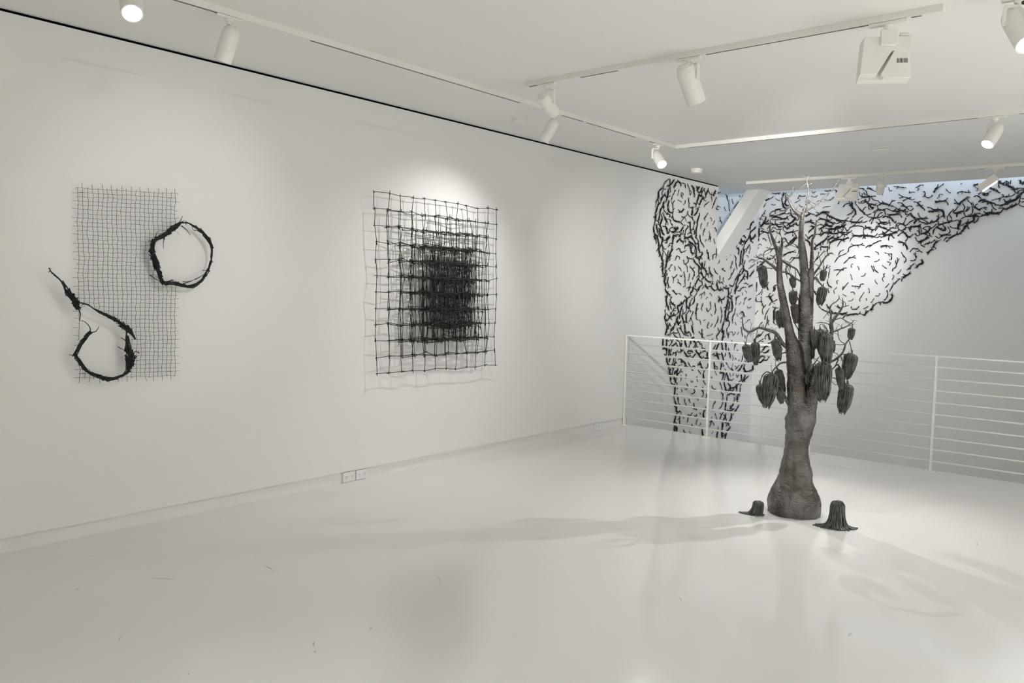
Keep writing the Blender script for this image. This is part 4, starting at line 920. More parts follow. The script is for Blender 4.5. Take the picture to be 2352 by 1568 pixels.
PODS = [[-0.3076,-0.0509,1.805,-0.2866,-0.043,1.6448,0.033],[0.0805,0.1368,1.7813,0.0756,0.135,1.7054,0.0238],[0.0871,0.118,1.6579,0.0734,0.1128,1.5312,0.0339],[-0.0963,-0.004,1.7251,-0.0819,0.0014,1.6495,0.0227],[-0.0864,-0.0003,1.6241,-0.0795,0.0023,1.5292,0.0303],[-0.0689,-0.0044,1.5296,-0.0478,0.0035,1.3973,0.0294],[-0.1735,-0.0008,1.4813,-0.1625,0.0033,1.3565,0.0346],[-0.3177,-0.2468,1.2239,-0.2872,-0.2354,1.1049,0.0321],[-0.2719,-0.187,1.2437,-0.2626,-0.1835,1.0849,0.0323],[-0.1557,-0.1115,1.2706,-0.1255,-0.1003,1.1231,0.0341],[-0.1396,-0.1803,1.0223,-0.1662,-0.1902,0.7829,0.0569],[-0.232,-0.1614,0.9392,-0.2007,-0.1497,0.8007,0.0349],[-0.1393,-0.0734,1.0472,-0.0984,-0.0581,0.8837,0.0318],[-0.1136,-0.1065,0.9307,-0.0889,-0.0973,0.8116,0.0283],[0.2957,0.1532,1.3707,0.2885,0.1505,1.2924,0.0253],[0.2987,0.165,1.183,0.2742,0.1558,1.0088,0.049],[0.2401,0.0897,1.0854,0.2663,0.0995,0.9274,0.0294],[0.2848,0.1491,0.963,0.2616,0.1404,0.7561,0.0525],[0.1827,-0.0599,1.1234,0.1838,-0.0594,0.8573,0.0593],[0.1766,-0.0194,1.325,0.1862,-0.0158,1.1119,0.0463],[0.0821,0.0093,1.3471,0.1015,0.0166,1.2195,0.0334],[0.1043,0.0603,1.3502,0.1205,0.0664,1.1714,0.037],[0.1701,0.0956,1.2775,0.1848,0.1011,1.1934,0.0269],[0.094,0.0138,1.0776,0.0747,0.0066,0.9533,0.0234],[0.0597,0.0436,1.2345,0.0666,0.0462,1.1399,0.0151]]
FALLEN = [[2.785,5.5823,0.0],[3.3325,5.6794,0.0]]
RING = [[2639,1966,14],[2695,1965,12],[2763,1926,24],[2827,1871,24],[2854,1813,13],[2843,1723,12],[2822,1662,20],[2779,1596,22],[2716,1552,22],[2649,1559,16],[2578,1577,34],[2518,1571,28],[2499,1609,30],[2479,1660,40],[2453,1726,42],[2443,1772,36],[2456,1839,26],[2499,1865,24],[2554,1902,38],[2604,1944,30]]
SPIKES = [[[2604,1944],[2629,1979],[2642,2009]],[[2446,1801],[2461,1858],[2475,1899]],[[2451,1796],[2470,1849],[2499,1889]],[[2524,1871],[2514,1833],[2514,1790]],[[2634,1946],[2669,1920],[2697,1887]],[[2426,1621],[2460,1598],[2498,1580]],[[2643,1569],[2690,1584],[2724,1600]],[[2643,1583],[2674,1584],[2710,1592]],[[2821,1871],[2848,1828],[2864,1812]],[[2690,1965],[2706,1951],[2716,1923]],[[2573,1903],[2624,1955],[2656,1981]],[[2758,1591],[2768,1591],[2789,1593]],[[2649,1569],[2674,1560],[2700,1565]],[[2524,1852],[2495,1860],[2460,1839]],[[2726,1600],[2758,1615],[2800,1641]],[[2816,1880],[2827,1883],[2841,1877]],[[2474,1660],[2479,1698],[2476,1708]],[[2436,1744],[2455,1768],[2467,1766]]]
LOOP = [[[1837,1643,7],[1849,1618,9],[1888,1588,10],[1916,1546,16],[1930,1520,34],[1953,1485,40],[1977,1445,40],[1994,1414,24]],[[1998,1445,8],[2049,1432,10],[2096,1401,11],[2149,1373,26],[2193,1350,26],[2247,1312,36],[2293,1274,26],[2325,1225,9]],[[2276,1261,18],[2278,1200,30],[2290,1144,56],[2301,1087,58],[2291,1045,36],[2272,1004,16],[2217,985,18],[2163,975,24],[2110,997,24],[2059,1023,20],[2016,1057,20],[1991,1103,24],[1974,1131,22],[1996,1183,26],[2030,1236,28],[2061,1266,24]],[[2061,1266,7],[2057,1298,6],[2031,1330,5],[2006,1339,4]],[[1992,1419,9],[2004,1379,8],[1999,1334,5]],[[2061,1266,6],[2091,1272,8],[2104,1288,8],[2113,1304,10]],[[2256,1331,5],[2247,1294,5],[2251,1275,4]],[[2305,1087,5],[2329,1142,5],[2352,1127,5],[2345,1146,4]],[[2242,1229,5],[2278,1205,8],[2292,1181,6]],[[2223,1174,3],[2255,1154,4],[2278,1135,4]],[[2305,1049,5],[2321,1062,5]],[[1965,1432,8],[1977,1414,8],[1981,1401,6]],[[1994,1423,5],[2002,1410,5],[2015,1401,4]]]
NET = [[2014,2123],[2615,2151],[2612,966],[2018,992]]
HOLES = [[[2670,1970],[2727,1970],[2796,1930],[2861,1875],[2888,1816],[2877,1724],[2855,1663],[2812,1596],[2748,1552],[2680,1558],[2608,1577],[2548,1571],[2528,1609],[2509,1661],[2483,1727],[2472,1774],[2485,1842],[2529,1868],[2584,1906]],[[2307,1256],[2324,1137],[2333,1061],[2304,996],[2193,966],[2087,1015],[2019,1096],[2011,1151],[2022,1412],[2078,1430],[2125,1398],[2223,1346],[2278,1308]]]
LATTICE = [[4261,2337],[5731,2323],[5753,860],[4307,870]]
OUTLETS = [[[[4024,79],[4152,80],[4153,-3],[4025,-3]]],[[[4158,79],[4283,79],[4280,1],[4162,-1]]],[[[7562,82],[7680,86],[7685,0],[7566,4]]]]
SCUFFS = [[0.39,1.909,0.397,1.959],[0.972,2.003,1.069,2.079],[1.082,2.54,1.073,2.563],[1.205,2.527,1.345,2.517],[0.869,1.669,0.845,1.687],[2.274,2.104,2.228,2.139],[2.33,2.069,2.304,2.091],[2.32,2.379,2.295,2.422],[2.049,3.073,2.112,3.042],[0.824,5.224,0.733,5.386],[3.989,3.88,3.986,3.944],[3.815,8.113,3.824,8.122],[1.602,1.555,1.568,1.584],[3.16,3.765,3.202,3.707],[4.126,6.011,4.14,5.936],[0.866,4.378,0.825,4.468],[1.476,3.251,1.469,3.279],[-1.001,8.29,-0.951,8.24],[2.123,1.603,2.109,1.616]]
TREE_BASE = [2.9741,5.8232,0.0]

# ------------------------------------------------------------------ helpers
class MB:
    def __init__(self):
        self.v = []; self.f = []; self.mi = []; self.cur = 0
    def add(self, vs, fs):
        b = len(self.v)
        self.v += [tuple(p) for p in vs]
        self.f += [tuple(i + b for i in q) for q in fs]
        self.mi += [self.cur]*len(fs)
    def box(self, x0, x1, y0, y1, z0, z1, m=None):
        p = [Vector((x, y, z)) for x in (x0, x1) for y in (y0, y1) for z in (z0, z1)]
        if m: p = [m @ q for q in p]
        self.add(p, [(0,1,3,2),(4,6,7,5),(0,4,5,1),(2,3,7,6),(0,2,6,4),(1,5,7,3)])
    def tube(self, pts, rad, sides=6, cap=True, flat=1.0):
        pts = [Vector(p) for p in pts]
        n = len(pts)
        if not hasattr(rad, '__len__'): rad = [rad]*n
        vs = []; prev = None
        for i in range(n):
            t = (pts[min(i+1, n-1)] - pts[max(i-1, 0)])
            if t.length < 1e-9: t = Vector((0, 0, 1))
            t.normalize()
            if prev is None:
                u = t.orthogonal().normalized()
            else:
                u = prev - t*prev.dot(t)
                if u.length < 1e-6: u = t.orthogonal()
                u.normalize()
            prev = u; w = t.cross(u)
            for k in range(sides):
                a = 2*math.pi*k/sides
                vs.append(pts[i] + (u*math.cos(a) + w*math.sin(a)*flat)*rad[i])
        fs = []
        for i in range(n-1):
            for k in range(sides):
                k2 = (k+1) % sides
                fs.append((i*sides+k, i*sides+k2, (i+1)*sides+k2, (i+1)*sides+k))
        if cap:
            fs.append(tuple(range(sides-1, -1, -1)))
            fs.append(tuple((n-1)*sides + k for k in range(sides)))
        self.add(vs, fs)
    def lathe(self, prof, seg=28, m=None):
        # prof: list of (radius, z); closed at both ends
        vs = []; fs = []
        for r, z in prof:
            for k in range(seg):
                a = 2*math.pi*k/seg
                p = Vector((r*math.cos(a), r*math.sin(a), z))
                vs.append(m @ p if m else p)
        for i in range(len(prof)-1):
            for k in range(seg):
                k2 = (k+1) % seg
                fs.append((i*seg+k, i*seg+k2, (i+1)*seg+k2, (i+1)*seg+k))
        fs.append(tuple(range(seg-1, -1, -1)))
        fs.append(tuple((len(prof)-1)*seg + k for k in range(seg)))
        self.add(vs, fs)
    def prism(self, poly, z0, z1, m=None):
        n = len(poly)
        vs = [Vector((x, y, z)) for z in (z0, z1) for x, y in poly]
        if m: vs = [m @ q for q in vs]
        fs = [tuple(range(n-1, -1, -1)), tuple(range(n, 2*n))]
        fs += [(i, (i+1) % n, n+(i+1) % n, n+i) for i in range(n)]
        self.add(vs, fs)
    def mesh(self, name, mats, smooth=False):
        me = bpy.data.meshes.new(name)
        me.from_pydata(self.v, [], self.f)
        for q in (mats if isinstance(mats, (list, tuple)) else [mats]): me.materials.append(q)
        if self.cur: me.polygons.foreach_set('material_index', self.mi)
        if smooth: me.polygons.foreach_set('use_smooth', [True]*len(self.f))
        me.validate(); me.update()
        return me
    def build(self, name, mats, parent=None, smooth=False, loc=None):
        o = bpy.data.objects.new(name, self.mesh(name, mats, smooth))
        COL.objects.link(o)
        if parent: o.parent = parent
        if loc is not None: o.location = loc
        return o

def bevel(o, w=0.004, seg=2):
    m = o.modifiers.new('edge', 'BEVEL'); m.width = w; m.segments = seg; m.limit_method = 'ANGLE'; m.angle_limit = R(40)
    return o

def tag(o, label, cat, group=None, kind=None):
    o['label'] = label; o['category'] = cat
    if group: o['group'] = group
    if kind: o['kind'] = kind
    return o

def empty(name, loc, label, cat, group=None):
    o = bpy.data.objects.new(name, None)
    o.empty_display_size = 0.1
    o.location = loc
    COL.objects.link(o)
    return tag(o, label, cat, group)

def struct(o, label=None, cat=None):
    o['kind'] = 'structure'
    if label: o['label'] = label
    if cat: o['category'] = cat
    return o

def spline(pts, n):
    """Catmull-Rom through pts (tuples of any length), n samples per span"""
    P = [tuple(map(float, p)) for p in pts]
    if len(P) == 2:
        return [tuple(a + (b-a)*i/n for a, b in zip(P[0], P[1])) for i in range(n+1)]
    Q = [tuple(2*a-b for a, b in zip(P[0], P[1]))] + P + [tuple(2*a-b for a, b in zip(P[-1], P[-2]))]
    out = []
    for i in range(1, len(Q)-2):
        p0, p1, p2, p3 = Q[i-1], Q[i], Q[i+1], Q[i+2]
        for k in range(n):
            t = k/n
            out.append(tuple(0.5*(2*b + (c-a)*t + (2*a-5*b+4*c-d)*t*t + (3*b-a-3*c+d)*t**3) for a, b, c, d in zip(p0, p1, p2, p3)))
    out.append(P[-1])
    return out

# ------------------------------------------------------------------ materials
def mat(name, color, rough=0.6, metal=0.0, spec=0.5, bump=None, var=None, emit=None, squash=None):
    m = bpy.data.materials.new(name); m.use_nodes = True
    nt = m.node_tree; b = nt.nodes['Principled BSDF']
    b.inputs['Base Color'].default_value = (*color, 1)
    b.inputs['Roughness'].default_value = rough
    b.inputs['Metallic'].default_value = metal
    b.inputs['Specular IOR Level'].default_value = spec
    tc = nt.nodes.new('ShaderNodeTexCoord')
    if var:                                            # (scale, dark colour, amount)
        n = nt.nodes.new('ShaderNodeTexNoise'); n.inputs['Scale'].default_value = var[0]; n.inputs['Detail'].default_value = 5
        nt.links.new(tc.outputs['Object'], n.inputs['Vector'])
        rp = nt.nodes.new('ShaderNodeValToRGB')
        rp.color_ramp.elements[0].position = 0.38; rp.color_ramp.elements[1].position = 0.62
        rp.color_ramp.elements[0].color = (*var[1], 1); rp.color_ramp.elements[1].color = (*color, 1)
        nt.links.new(n.outputs['Fac'], rp.inputs['Fac'])
        nt.links.new(rp.outputs['Color'], b.inputs['Base Color'])
    if bump:                                           # (scale, strength, distance)
        n2 = nt.nodes.new('ShaderNodeTexNoise'); n2.inputs['Scale'].default_value = bump[0]; n2.inputs['Detail'].default_value = 4
        src = tc.outputs['Object']
        if squash:
            mp = nt.nodes.new('ShaderNodeMapping'); mp.inputs['Scale'].default_value = (1, 1, squash)
            nt.links.new(src, mp.inputs['Vector']); src = mp.outputs['Vector']
        nt.links.new(src, n2.inputs['Vector'])
        bp = nt.nodes.new('ShaderNodeBump'); bp.inputs['Strength'].default_value = bump[1]; bp.inputs['Distance'].default_value = bump[2]
        nt.links.new(n2.outputs['Fac'], bp.inputs['Height'])
        nt.links.new(bp.outputs['Normal'], b.inputs['Normal'])
    if emit:
        b.inputs['Emission Color'].default_value = (*emit[0], 1)
        b.inputs['Emission Strength'].default_value = emit[1]
    return m

M_WALL = mat('white_wall_paint', (0.80, 0.796, 0.778), 0.75, spec=0.25, bump=(140, 0.05, 0.001))
M_CEIL = mat('white_ceiling_paint', (0.80, 0.796, 0.778), 0.55, spec=0.3, bump=(120, 0.04, 0.001))
M_FLOOR = mat('white_gloss_floor_coating', (0.80, 0.792, 0.776), 0.10, spec=0.45, var=(0.9, (0.785, 0.777, 0.758)), bump=(3.0, 0.03, 0.004))
M_GAP = mat('painted_gap_shade', (0.004, 0.004, 0.005), 0.9, spec=0.0)  # near-black colour stands in for the shade inside the gap
M_FIX = mat('white_fixture_enamel', (0.80, 0.78, 0.74), 0.4)
M_SLOT = mat('grey_track_slot', (0.12, 0.115, 0.11), 0.6)
M_RAIL = mat('white_rail_paint', (0.84, 0.83, 0.80), 0.35)
M_PLATE = mat('white_plastic_plate', (0.80, 0.79, 0.79), 0.35)
M_DARK = mat('dark_slot', (0.03, 0.03, 0.03), 0.6)
M_STEEL = mat('black_steel_twigs', (0.012, 0.0115, 0.014), 0.55, spec=0.4, bump=(90, 0.4, 0.002))
M_ROD = mat('black_iron_rods', (0.022, 0.02, 0.018), 0.5, spec=0.4)
M_NETW = mat('dark_grey_wire', (0.075, 0.07, 0.062), 0.5, spec=0.4)
M_BARK = mat('dark_welded_steel_bark', (0.195, 0.186, 0.177), 0.30, metal=0.85, var=(8.0, (0.10, 0.085, 0.073)), bump=(62, 0.9, 0.011), squash=1.5)
M_BRANCH = mat('grey_steel_branch', (0.17, 0.163, 0.156), 0.46, metal=0.75, var=(30, (0.085, 0.08, 0.076)), bump=(120, 0.8, 0.006), squash=2.0)
M_POD = mat('dark_grey_steel_strands', (0.155, 0.152, 0.148), 0.38, metal=0.6, var=(26, (0.08, 0.078, 0.076)), bump=(200, 0.3, 0.001))
M_LENS = mat('lit_lamp_lens', (1, 1, 1), 0.3, emit=((1.0, 0.97, 0.9), 4))
M_FLENS = mat('flood_lens', (1, 1, 1), 0.3, emit=((1.0, 0.97, 0.9), 2.0))
M_GLASS = mat('unlit_lamp_lens', (0.5, 0.5, 0.5), 0.1)
M_SCUFF = mat('grey_scuff_mark', (0.42, 0.40, 0.38), 0.4)
M_CABLE = mat('black_cable', (0.02, 0.02, 0.022), 0.5)
M_LOWER = mat('grey_lower_floor', (0.5, 0.49, 0.47), 0.5)

# ------------------------------------------------------------------ the room
ZC = 3.07           # ceiling
YF = 8.25           # edge of the floor above the stair void
YB = 11.80          # back wall beyond the void
YI = YB
YA = 10.41          # end of the left wall where the raking brace stands
XR, YN = 8.0, -2.5

def slab(name, *a, m=M_WALL, **k):
    b = MB(); b.box(*a)
    return struct(b.build(name, m), **k)

slab('floor', -0.15, XR, YN, YF, -0.30, 0.0, m=M_FLOOR)
slab('ceiling', -1.2, XR, YN, 11.34, ZC, ZC+0.32, m=M_CEIL)
b = MB()
b.box(-0.15, 0, YN, YF, 0.09, ZC-0.016)
b.box(0, 0.008, YN, 8.14, 0.09, 2.865)                              # furred-out lining
b.box(-0.15, 0, YF, YA, -3.0, ZC-0.016)
poly = [(YA, -3.0), (YI, -3.0), (YI, 2.98), (YA, 2.2)]               # the infill under the brace
m = Matrix(((0, 0, 1, 0), (1, 0, 0, 0), (0, 1, 0, 0), (0, 0, 0, 1)))
b.prism(poly, -0.15, 0, m)
struct(b.build('wall_left', M_WALL))
slab('baseboard_left', -0.15, -0.012, YN, YF, 0.0, 0.09)
slab('trim_1', -0.15, -0.008, YN, YA-0.01, ZC-0.016, ZC, m=M_GAP, label='black strip painted as shade in the gap between the left wall and the ceiling', cat='gap')
slab('wall_back', -1.2, XR, YB, YB+0.15, -3.0, 4.2)
slab('wall_recess', -1.2, -1.0, YA-0.2, YB, -3.0, ZC)
slab('wall_right', XR, XR+0.15, YN, YB, -3.0, ZC+0.3)
slab('wall_front', -0.15, XR, YN-0.15, YN, 0.0, ZC)
slab('floor_lower', -1.2, XR, YF-0.3, YB, -3.1, -3.0, m=M_LOWER)
slab('wall_stair', -0.15, XR, YF-0.15, YF, -3.0, -0.30)

# raking brace that leans out of the left wall up to the ceiling
t1, t2, t3 = Vector((0.158, 10.961, ZC)), Vector((0.354, 10.954, ZC)), Vector((0.366, 11.303, ZC))
q1, q2, q3 = Vector((0.0, 10.41, 2.364)), Vector((0.0, 10.436, 2.09)), Vector((0.0, 10.791, 2.081))
t4 = t1 + (t3 - t2); q4 = q1 + (q3 - q2)
back = Vector((-0.06, 0, 0))
b = MB()
def sheet(a, c, d, e, n=24, k=6):                                    # gently twisted face between the edges a-c and e-d
    vs = [(a.lerp(c, u/k)).lerp(e.lerp(d, u/k), t/n) for t in range(n+1) for u in range(k+1)]
    b.add(vs, [(t*(k+1)+u, t*(k+1)+u+1, (t+1)*(k+1)+u+1, (t+1)*(k+1)+u) for t in range(n) for u in range(k)])
sheet(q1, q2, t2, t1); sheet(q2, q3, t3, t2); sheet(q3, q4, t4, t3); sheet(q4, q1, t1, t4)
b.add([t1, t2, t3, t4, q1, q2, q3, q4, q1+back, q2+back, q3+back, q4+back],
      [(0,1,2,3), (4,8,9,5), (5,9,10,6), (6,10,11,7), (7,11,8,4), (8,11,10,9)])
struct(b.build('trim_2', M_WALL), 'white boxed brace raking from the left wall up to the ceiling', 'brace')

# scuffs on the white floor
b = MB()
for x0, y0, x1, y1 in SCUFFS:
    d = Vector((x1-x0, y1-y0, 0)); n = Vector((-d.y, d.x, 0)).normalized()*0.0035
    a, c = Vector((x0, y0, 0)), Vector((x1, y1, 0)); mid = (a+c)/2 + n*1.5
    up = Vector((0, 0, 0.0006))
    b.add([a+up, mid-n+up, c+up, mid+n+up, a, mid-n, c, mid+n], [(0,1,2,3), (4,7,6,5), (0,4,5,1), (1,5,6,2), (2,6,7,3), (3,7,4,0)])
o = b.build('trim_3', M_SCUFF)
struct(o, 'faint grey scuff marks on the white floor', 'scuff marks')

# ------------------------------------------------------------------ railing along the edge of the floor
YR = 8.178
rail = empty('railing', (1.7, YR, 0), 'white metal railing of thin horizontal bars along the floor edge, behind the tree', 'railing')
for x in (0.012, 1.09, 2.22, 3.345, 4.475, 5.6, 6.73):
    b = MB(); b.box(x-0.009, x+0.009, YR-0.02, YR+0.02, 0.006, 1.067)
    p = bevel(b.build('post', M_RAIL, rail, loc=(-1.7, -YR, 0)), 0.002, 1)
    b = MB(); b.box(max(x-0.05, 0.001), x+0.05, YR-0.035, YR+0.035, 0.0, 0.006)
    b.build('base_plate', M_RAIL, p)
b = MB(); b.box(0.002, 7.9, YR-0.02, YR+0.02, 1.064, 1.078)
b.build('top_rail', M_RAIL, rail, loc=(-1.7, -YR, 0))
for i in range(9):
    z = 0.097 + 0.1092*i
    b = MB(); b.tube([(0.002, YR, z), (7.9, YR, z)], 0.0072, 8)
    b.build('bar', M_RAIL, rail, loc=(-1.7, -YR, 0), smooth=True)

# ------------------------------------------------------------------ sockets in the skirting of the left wall
names = ['white double socket plate low on the left wall, the left one of the adjoining pair', 'white double socket plate low on the left wall, the right one of the adjoining pair',
         'small white socket plate low on the left wall, alone beside the railing end']
for i, (o4,) in enumerate(OUTLETS):
    y0 = (o4[0][0]+o4[3][0])/2000; y1 = (o4[1][0]+o4[2][0])/2000
    r = empty('wall_socket', (-0.012, (y0+y1)/2, 0), names[i], 'socket')
    h = (y1-y0)/2 - 0.003
    b = MB(); b.box(0, 0.016, -h, h, 0.002, 0.082)
    bevel(b.build('plate', M_PLATE, r), 0.003, 2)
    for s in (-0.028, 0.028):
        b = MB(); b.lathe([(0.017, 0), (0.017, 0.0015), (0.015, 0.0025)], 20, Matrix(((0,0,1,0.016), (1,0,0,s), (0,1,0,0.042), (0,0,0,1))))
        rc = b.build('receptacle', M_PLATE, r)
        b = MB()
        for e in (-0.006, 0.006): b.box(0.0180, 0.0190, s+e-0.0016, s+e+0.0016, 0.041, 0.050)
        b.box(0.0180, 0.0190, s-0.002, s+0.002, 0.031, 0.035)
        b.build('pin_slots', M_DARK, rc)

# ------------------------------------------------------------------ light tracks and their lamps
TH, TW_ = 0.034, 0.036
ZT = ZC - TH
def track(name, segs, slots, label, end=None):
    x0, y0 = segs[0][:2]
    r = empty(name, (x0, y0, ZC), label, 'light track')
    for (xa, ya, xb, yb) in segs:
        b = MB(); h = TW_/2
        if abs(xa-xb) < 1e-6: b.box(xa-h, xa+h, min(ya, yb), max(ya, yb), ZT, ZC)
        else: b.box(min(xa, xb), max(xa, xb), ya-h, ya+h, ZT, ZC)
        b.build('track_body', M_FIX, r, loc=(-x0, -y0, -ZC))
    for (xa, ya, xb, yb) in slots:
        b = MB(); g = 0.0065
        if abs(xa-xb) < 1e-6: b.box(xa-g, xa+g, min(ya, yb), max(ya, yb), ZT-0.0012, ZT+0.002)
        else: b.box(min(xa, xb), max(xa, xb), ya-g, ya+g, ZT-0.0012, ZT+0.002)
        b.build('track_slot', M_SLOT, r, loc=(-x0, -y0, -ZC))
    if end:
        b = MB(); b.box(end[0]-0.10, end[0]+0.002, end[1]-0.0195, end[1]+0.0195, ZT-0.0015, ZC)
        b.build('end_feed', M_FIX, r, loc=(-x0, -y0, -ZC))
    return r

XL, YM, YNr, YFr = 1.02, 7.35, 4.55, 10.2
track('light_track', [(XL, -2.2, XL, YM+0.018), (XL+0.018, YM, 7.6, YM)],
      [(XL, -2.0, XL, 2.38), (XL, 2.95, XL, 4.9), (XL, 5.45, XL, 5.75), (XL, 5.8, XL, 6.6), (XL, 6.85, XL, 7.05), (XL+0.15, YM, 3.72, YM), (4.0, YM, 7.4, YM)],
      'white light track running along the left wall and turning right before the railing')
track('light_track', [(1.38, YNr, 4.08, YNr)], [(1.4, YNr, 1.5, YNr), (1.85, YNr, 2.15, YNr), (2.78, YNr, 3.72, YNr), (3.93, YNr, 4.0, YNr)],
      'short white light track in mid ceiling carrying the square floodlight', (4.08, YNr))
track('light_track', [(0.50, YFr, 7.6, YFr)], [(3.2, YFr, 3.32, YFr), (3.45, YFr, 7.5, YFr)],
      'white light track above the stair void in front of the twig mural')

def frame_to(d):
    return Vector(d).normalized().to_track_quat('Z', 'Y').to_matrix().to_4x4()

def spotlight(x, y, along, aim, label, lit=False, watts=0, angle=60, color=WARM, size=1.0, drop=0.13, blend=1.0, radius=0.03, cable=False):
    r = empty('track_spotlight', (x, y, ZT), label, 'spotlight', 'spotlights on the ceiling tracks')
    b = MB()
    if along == 'x': b.box(-0.075, 0.075, -0.016, 0.016, -0.016, -0.0012)
    else: b.box(-0.016, 0.016, -0.075, 0.075, -0.016, -0.0012)
    b.lathe([(0.022, -0.032), (0.024, -0.016)], 20)
    bevel(b.build('track_adapter', M_FIX, r), 0.002, 1)
    piv = Vector((0, 0, -drop))
    d = (Vector(aim) - Vector((x, y, ZT-drop))).normalized()
    m = Matrix.Translation(piv) @ frame_to(d)
    rr = 0.05*size; L = 0.155*size
    # stem and side bracket to the pivot on the flank of the head
    side = d.cross(Vector((0, 0, 1)))
    if side.length < 1e-3: side = Vector((1, 0, 0))
    side.normalize()
    a0 = Vector((0, 0, -0.03)); a1 = Vector((0, 0, -0.045)); a2 = side*(rr+0.010) + Vector((0, 0, -0.05)); a3 = piv + side*(rr+0.010)
    b = MB(); b.tube([a0, a1], 0.012, 12); b.tube([a1, a2], 0.008, 8); b.tube([a2, a3 - Vector((0, 0, 0.012))], 0.011, 10, flat=0.5)
    b.tube([a3, piv + side*(rr*0.8)], 0.010, 10)
    b.build('bracket', M_FIX, r)
    b = MB()
    b.lathe([(rr*0.30, -L*0.52), (rr*0.62, -L*0.50), (rr*0.88, -L*0.40), (rr, -L*0.22), (rr, L*0.30), (rr*0.97, L*0.31), (rr*0.97, L*0.325), (rr, L*0.335), (rr*0.98, L*0.80), (rr*0.86, L*0.80), (rr*0.80, L*0.70)], 30, m)
    b.build('lamp_head', M_FIX, r, smooth=False)
    b = MB(); b.lathe([(rr*0.84, L*0.71), (rr*0.82, L*0.765), (rr*0.5, L*0.79)], 26, m)
    b.build('lens', M_LENS if lit else M_GLASS, r)
    if cable:
        c0 = piv + Vector((0.02, -0.03, 0.09))
        b = MB(); b.tube(spline([c0, c0 + Vector((0.05, -0.03, -0.03)), c0 + Vector((0.10, -0.05, -0.09)), c0 + Vector((0.12, -0.03, -0.14))], 6), 0.009, 8)
        b.build('power_cable', M_CABLE, r, smooth=True)
    if watts:
        tip = Vector((x, y, ZT)) + (m @ Vector((0, 0, L*0.84)))
        lamp_spot('spot_beam', tip, aim, watts, angle, color, blend, radius)
    return r

def floodlight(x, y, aim, label, watts, angle=90, color=WARM, size=1.0, radius=0.06, roll=0.0):
    r = empty('track_floodlight', (x, y, ZT), label, 'floodlight', 'square floodlights on the ceiling tracks')
    b = MB(); b.box(-0.095, 0.095, -0.016, 0.016, -0.018, -0.0012); b.lathe([(0.02, -0.05), (0.024, -0.018)], 18)
    bevel(b.build('track_adapter', M_FIX, r), 0.002, 1)
    piv = Vector((0, 0, -0.08))
    d = (Vector(aim) - Vector((x, y, ZT-0.12)))
    d.normalize()
    zx = Vector((0, 0, 1)); sx = d.cross(zx).normalized(); up = sx.cross(d).normalized()
    sx, up = (sx*math.cos(roll) + up*math.sin(roll)), (up*math.cos(roll) - sx*math.sin(roll))
    m = Matrix.Translation(piv) @ Matrix((sx, up, -d)).transposed().to_4x4()      # local z points backwards out of the housing
    s = size
    b = MB(); b.prism([(-0.04*s, -0.055*s), (0.03*s, -0.055*s), (0.042*s, -0.043*s), (0.042*s, 0.03*s), (-0.04*s, 0.03*s)], 0.012*s, 0.030*s, m)
    b.tube([Vector((0, 0, -0.045)), m @ Vector((0, 0.01, 0.012))], 0.016, 12)
    bevel(b.build('bracket', M_FIX, r), 0.002, 1)
    b = MB()
    b.prism([(-0.118*s, 0.0), (0.115*s, 0.0), (0.108*s, -0.09*s), (0.02*s, -0.075*s), (-0.055*s, -0.205*s), (-0.138*s, -0.205*s)], -0.035*s, 0.012*s, m)
    b.prism([(0.035*s, -0.07*s), (0.108*s, -0.085*s), (0.104*s, -0.10*s), (0.115*s, -0.222*s), (-0.02*s, -0.222*s), (-0.035*s, -0.205*s)], -0.035*s, 0.004*s, m)
    b.prism([(-0.12*s, 0.0), (0.115*s, 0.0), (0.115*s, -0.222*s), (-0.14*s, -0.222*s)], -0.075*s, -0.034*s, m)
    bevel(b.build('housing', M_FIX, r), 0.003, 2)
    b = MB()
    for k in range(8):
        b.box((0.045+0.0068*k)*s, (0.0485+0.0068*k)*s, -0.142*s, -0.118*s, 0.0035*s, 0.005*s, m)
    b.build('vent_grille', M_DARK, r)
    b = MB(); b.tube([m @ Vector((0.06*s, 0.012*s, 0.0)), m @ Vector((0.10*s, 0.012*s, 0.0))], 0.011*s, 12)
    b.build('tilt_knob', M_FIX, r, smooth=True)
    b = MB(); b.box(-0.10*s, 0.09*s, -0.205*s, -0.02*s, -0.0765*s, -0.0745*s, m)
    b.build('lens', M_FLENS if watts else M_GLASS, r)
    if watts:
        lamp_spot('flood_beam', Vector((x, y, ZT)) + (m @ Vector((0, -0.11*s, -0.09*s))), aim, watts, angle, color, 1.0, radius)
    return r

spotlight(1.02, 2.42, 'y', (0.35, 2.2, 1.2), 'white spotlight hanging from the left track, nearest to the wire net artwork', size=0.95)
spotlight(1.25, 1.78, 'y', (3.6, 1.0, 0.0), 'lit white spotlight cut by the top edge at the left of the picture', lit=True, watts=47, angle=70)
spotlight(1.02, 5.30, 'y', (0.0, 4.95, 1.12), 'small white spotlight on the left track, just behind the near end of the short track', watts=78, angle=112, size=0.95, color=NEUT)
spotlight(1.02, 7.02, 'y', (2.95, 5.75, 0.9), 'lit white spotlight on the left track near its corner', lit=True, watts=128, angle=78, radius=0.012)
spotlight(1.56, YNr, 'x', (0.5, 9.9, 0.85), 'white spotlight at the left end of the short track, turned to the right', watts=290, angle=62)
spotlight(2.67, YNr, 'x', (3.0, 5.95, 0.55), 'long white spotlight in the middle of the short track, pointing down', watts=50, angle=52, size=1.22, radius=0.012)
floodlight(3.82, YNr, (0.0, 10.9, 1.6), 'white square floodlight with a slotted back, on the short track in mid ceiling', 820, 38)
